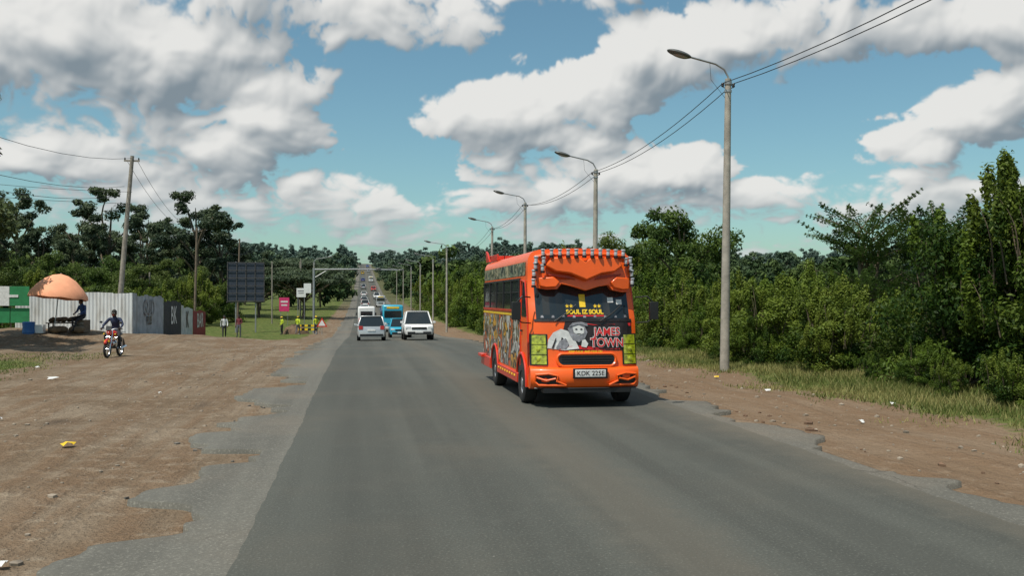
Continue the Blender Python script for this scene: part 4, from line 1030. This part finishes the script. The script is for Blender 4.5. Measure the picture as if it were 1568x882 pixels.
mb.lathe([(0,-.08),(.05,-.075),(.10,-.03),(.105,0),(.06,.08),(0,.09)],(0,-.54,.93),'Y',5,16); mb.lathe([(.0,-.088),(.085,-.045),(.09,-.04)],(0,-.54,.93),'Y',3,16)
a_=[(0,-.66+.35*math.cos(R(t)),.31+.35*math.sin(R(t))) for t in range(20,150,15)]
mb.tube(a_,.055,2,6); a_=[(0,.62+.35*math.cos(R(t)),.31+.35*math.sin(R(t))) for t in range(10,120,15)]; mb.tube(a_,.06,0,6)
mb.tube([(.13,-.1,.35),(.15,.2,.30),(.16,.75,.38)],[.02,.03,.045],1,8); mb.box((0,-.60,1.08),(.2,.02,.16),0,rot=(R(-20),0,0)); mb.box((0,-.76,.62),(.20,.01,.07),6); mb.box((0,.66,.90),(.24,.34,.02),1)
mb.tube([(-.18,-.28,.40),(-.2,-.28,.75),(.2,-.28,.75),(.18,-.28,.40)],.012,1,6)
mb.out('frame_engine_tank',['black','chrome','red','hlens','yellow','red','yellow'],moto)
person('motorcycle_rider',(x,y,z),-6,dict(pel=(0,.22,.93),sp=(0,.20,1.12),ch=(0,.12,1.32),nk=(0,.07,1.49),hd=(0,.03,1.60),ht=(0,.03,1.69),sL=(-.19,.10,1.41),sR=(.19,.10,1.41),
   eL=(-.34,-.04,1.19),wL=(-.33,-.23,1.09),eR=(.34,-.04,1.19),wR=(.33,-.23,1.09),hL=(-.11,.18,.90),hR=(.11,.18,.90),kL=(-.25,-.20,.78),kR=(.25,-.20,.78),aL=(-.22,.02,.40),aR=(.22,.02,.40),tL=(-.24,-.14,.36),tR=(.24,-.14,.36)),navy,darkc)

# ------------------------------------------------------------------ sky, sun, camera
# cloud field over the whole dome: columns = azimuth, rows = sqrt(elevation)
CW,CH=6144,896
rg=np.random.default_rng(21)
def perlin(X,Y,px):
    tb=rg.uniform(0,2*np.pi,(128,px)).astype(np.float32); gx=np.cos(tb);gy=np.sin(tb)
    xi=np.floor(X).astype(np.int32); yi=np.floor(Y).astype(np.int32); fx=X-xi; fy_=Y-yi
    u=fx*fx*fx*(fx*(fx*6-15)+10); v=fy_*fy_*fy_*(fy_*(fy_*6-15)+10)
    x0=xi%px;x1=(xi+1)%px;y0=yi%128;y1=(yi+1)%128
    n00=gx[y0,x0]*fx+gy[y0,x0]*fy_; n10=gx[y0,x1]*(fx-1)+gy[y0,x1]*fy_
    n01=gx[y1,x0]*fx+gy[y1,x0]*(fy_-1); n11=gx[y1,x1]*(fx-1)+gy[y1,x1]*(fy_-1)
    a=n00+(n10-n00)*u; b_=n01+(n11-n01)*u; return (a+(b_-a)*v)*1.5
AZ=((np.arange(CW,dtype=np.float32)+.5)/CW*360-180)[None,:]; vv=(np.arange(CH,dtype=np.float32)+.5)/CH
EL=(90*vv**2)[:,None]; VV=(84*vv)[:,None]
AZf=np.broadcast_to(AZ,(CH,CW)).copy(); VVf=np.broadcast_to(VV,(CH,CW)).copy()
w1=perlin(AZf/4,VVf/4,90); w2=perlin(AZf/4+7.3,VVf/4+3.1,90)
v1=perlin(AZf*1.0,VVf*1.0,360); v2=perlin(AZf*1.0+3.3,VVf*1.0+9.1,360)
Xw=AZf+w1*.9+v1*.10; Yw=VVf+w2*.9+v2*.10
low=perlin(Xw/9,Yw/7,40)*.8+perlin(Xw/4.5,Yw/3.6,80)*.7
bil=0;amp=1;tot=0;f=1/2.5
fb=0
for o in range(6):
    px=int(round(360*f)); n_=perlin(Xw*f+o*.37,Yw*f+o*.71,px); bil=bil+(np.abs(n_)*.7+n_*.22+.08)*amp; tot+=amp*.30
    amp*=.60; f*=2
bil=bil-tot*.85
BL=[(-14,13.6,13,3.8,1.0),(-3,16.9,9,2.6,.85),(4,16.9,6,2.0,.7),(-20,14,8,3,1),(-15.5,8.2,4,1.9,.85),(-11.5,9.4,3,2.1,.85),(-4.7,11.3,3.1,2.2,1.2),(-3.2,9.6,3.6,1.4,.85),(-8,8.4,3,1.7,.75),(-9,6.6,5,1.5,.7),
 (-2.3,5.9,5,1.6,.9),(2.0,5.2,4,1.3,.75),(-12,5.2,6,1.6,.7),(5.3,10.6,2.4,1.5,1.0),(8.5,11.1,3.6,2.0,1.25),(11.5,11.8,3,1.8,1.05),(14.2,12.1,4.0,2.2,1.2),(18,13.9,4.2,2.5,1.2),(21.5,14.8,3.6,2.2,1.1),(25,15.6,4,1.8,.9),
 (11.5,9.6,7,1.3,.85),(13,7.9,9,1.1,.7),(19,7.8,3.2,1.5,.95),(9.5,6.4,7,1.4,.8),(16,5.6,6,1.2,.7),(24.5,5.9,3.4,1.3,.8),(29,5.1,4,1.2,.7),(31.6,8.7,3.4,1.5,1.15),(34.5,9.9,3.4,1.9,1.2),(38,11.4,4,2.3,1.1),
 (33,14.6,8,1.9,1.0),(28.5,13.9,4.5,1.2,.8),(39,14.5,6,2.5,1.),(33,6.1,5,1.3,.75),(11,17.9,5,1.0,.55),(15,19,12,1.5,.5),(-10,4,14,1.4,.6),(10,3.6,26,1.7,.62)]
GP=[(0.2,10.6,2.9,3.0,1.0),(5.7,13.6,3.9,.9,.9),(12.2,15.4,2.6,1.4,.9),(26.2,8.9,4.0,2.0,1.1),(29.5,11.4,4.4,1.0,1.0),(35.4,12.5,3.4,.8,.8),(-2.6,14.1,2.4,.8,.6),(17.8,10.1,2.6,.8,.6),(4.0,7.6,2.0,1.4,.7),(22,10,2.4,1.2,.8)]
B=np.zeros((CH,CW),np.float32)
def dd(a,e,ra,re): 
    ey=(EL-e); ey=np.where(ey<0,ey*1.2,ey)
    return ((AZ-a)/ra)**2+(ey/re)**2
for a_,e_,ra,re,w_ in BL: B=np.maximum(B,w_*np.clip(1-.62*dd(a_,e_,ra,re),0,1)**.8)
for a_,e_,ra,re,w_ in GP: B=B-w_*np.exp(-dd(a_,e_,ra,re)*1.1)
outside=np.clip((np.abs(AZ-9)-32)/10,0,1)*1.0+np.clip((EL-19)/6,0,1); outside=np.clip(outside,0,1)
Hc=(B*.95+low*(.42+.55*outside)+bil*.85-.26+.12*outside).astype(np.float32)
def blur(A,k):
    def b1(A,k,ax):
        if ax==1:
            c=np.cumsum(np.concatenate([A[:,-k:],A,A[:,:k+1]],1,dtype=np.float64),1); return ((c[:,2*k+1:]-c[:,:-2*k-1])/(2*k+1))[:,:A.shape[1]]
        P=np.concatenate([np.repeat(A[:1],k,0),A,np.repeat(A[-1:],k+1,0)],0,dtype=np.float64); c=np.cumsum(P,0); return ((c[2*k+1:]-c[:-2*k-1])/(2*k+1))[:A.shape[0]]
    for _ in range(2): A=b1(b1(A,k,1),k,0)
    return A.astype(np.float32)
def shift(A,dx,dy):
    A=np.roll(A,dx,1)      # sample towards the sun: left and up
    return np.concatenate([A[dy:],np.repeat(A[-1:],dy,0)],0)
Hp=np.clip(Hc,-.15,1.6)
H1=blur(Hp,1);H2=blur(Hp,4);H3=blur(Hp,12);H4=blur(Hp,30)
s0=H1-shift(H1,2,3); s1=H2-shift(H2,5,8); s2=H3-shift(H3,12,20); s3=H4-shift(H4,22,42)
soften=np.clip((6.5-EL)/3.5,0,1)
wisp=np.clip(perlin(AZf/7+2,VVf/5+5,52)*.9+.25,0,1)
width=.20+.42*soften+.38*wisp
alpha=np.clip((Hc+.05)/width,0,1); alpha=alpha*alpha*(3-2*alpha)
lit=.55+.40*s0+.62*s1+.70*s2+.62*s3+.22*(H2-H3)+.10*(H1-H2)
deck=np.clip((EL-10.5)/4,0,1)*np.clip(np.clip((2-AZ)/6,0,1)+np.clip((AZ-25)/4,0,1),0,1)*(1-outside*.5)
lit=lit-.24*deck-.20*np.clip((H4-.5)/.6,0,1)-.06*soften
lit=np.clip(lit,0,1); lit=lit*lit*(3-2*lit)*.5+lit*.5
lit=lit*(1-.45*soften)+.5*.45*soften
ca=np.array([.22,.27,.31],np.float32); cb_=np.array([.80,.795,.77],np.float32)
rgb=ca+(cb_-ca)*lit[...,None]
alpha=alpha*(.97-.30*np.clip((3.5-EL)/3.5,0,1)-.12*soften)
hz_=np.clip((5.5-EL)/5.5,0,1)*.45; rgb=rgb*(1-hz_[...,None])+np.array([.40,.48,.53],np.float32)*hz_[...,None]
px_=np.empty((CH,CW,4),np.float32); px_[...,:3]=rgb; px_[...,3]=alpha
img=bpy.data.images.new('cloud_field',CW,CH,alpha=True,float_buffer=True); img.colorspace_settings.name='Non-Color'; img.alpha_mode='CHANNEL_PACKED'
img.pixels.foreach_set(px_.ravel()); img.update(); img.pack()

sdir=Vector((-.34,-.30,.89)).normalized()
elv=math.asin(sdir.z); rotz=math.atan2(sdir.x,sdir.y)
w=bpy.data.worlds.new('World'); scene.world=w; w.use_nodes=True; nt=w.node_tree; g=NG(nt)
bg=nt.nodes['Background']; outw=nt.nodes['World Output']
sky=g.n('ShaderNodeTexSky',sky_type='NISHITA'); sky.sun_disc=False; sky.sun_elevation=elv; sky.sun_rotation=rotz%(2*math.pi); sky.air_density=1.0; sky.dust_density=1.0; sky.ozone_density=1.2
nt.links.new(g.mix(1.0,sky.outputs[0],(.80,1.06,.98),'MULTIPLY'),bg.inputs['Color']); bg.inputs['Strength'].default_value=.105
D=g.n('ShaderNodeTexCoord').outputs['Generated']
s=g.n('ShaderNodeSeparateXYZ'); g.set(s.inputs[0],D)
uu=g.m('MULTIPLY_ADD',g.m('ARCTAN2',s.outputs[0],s.outputs[1]),1/(2*math.pi),.5)
vz=g.m('SQRT',g.m('MULTIPLY',g.m('ARCSINE',g.m('MAXIMUM',s.outputs[2],0.0)),2/math.pi))
cbx=g.n('ShaderNodeCombineXYZ'); g.set(cbx.inputs[0],uu); g.set(cbx.inputs[1],vz)
im=g.n('ShaderNodeTexImage'); im.image=img; im.extension='EXTEND'; im.interpolation='Cubic'; g.set(im.inputs[0],cbx.outputs[0])
cb=g.n('ShaderNodeBackground'); g.set(cb.inputs['Color'],im.outputs['Color']); cb.inputs['Strength'].default_value=1.0
mx=g.n('ShaderNodeMixShader'); g.set(mx.inputs[0],im.outputs['Alpha'])
nt.links.new(bg.outputs[0],mx.inputs[1]); nt.links.new(cb.outputs[0],mx.inputs[2]); nt.links.new(mx.outputs[0],outw.inputs['Surface'])

sun=bpy.data.lights.new('sun','SUN'); sun.energy=4.4; sun.angle=R(.6); sun.color=(1,.95,.86)
so=bpy.data.objects.new('sun',sun); link(so); so.rotation_euler=sdir.to_track_quat('Z','Y').to_euler()
cam=bpy.data.cameras.new('camera'); cam.lens=33.3; cam.sensor_width=36; cam.clip_end=9000; cam.clip_start=.1
co=bpy.data.objects.new('camera',cam); link(co); co.location=(0,0,2.1); co.rotation_euler=(R(90.63),0,R(-9.05)); scene.camera=co
print('objects',len(bpy.data.objects),'verts',sum(len(m.vertices) for m in bpy.data.meshes))
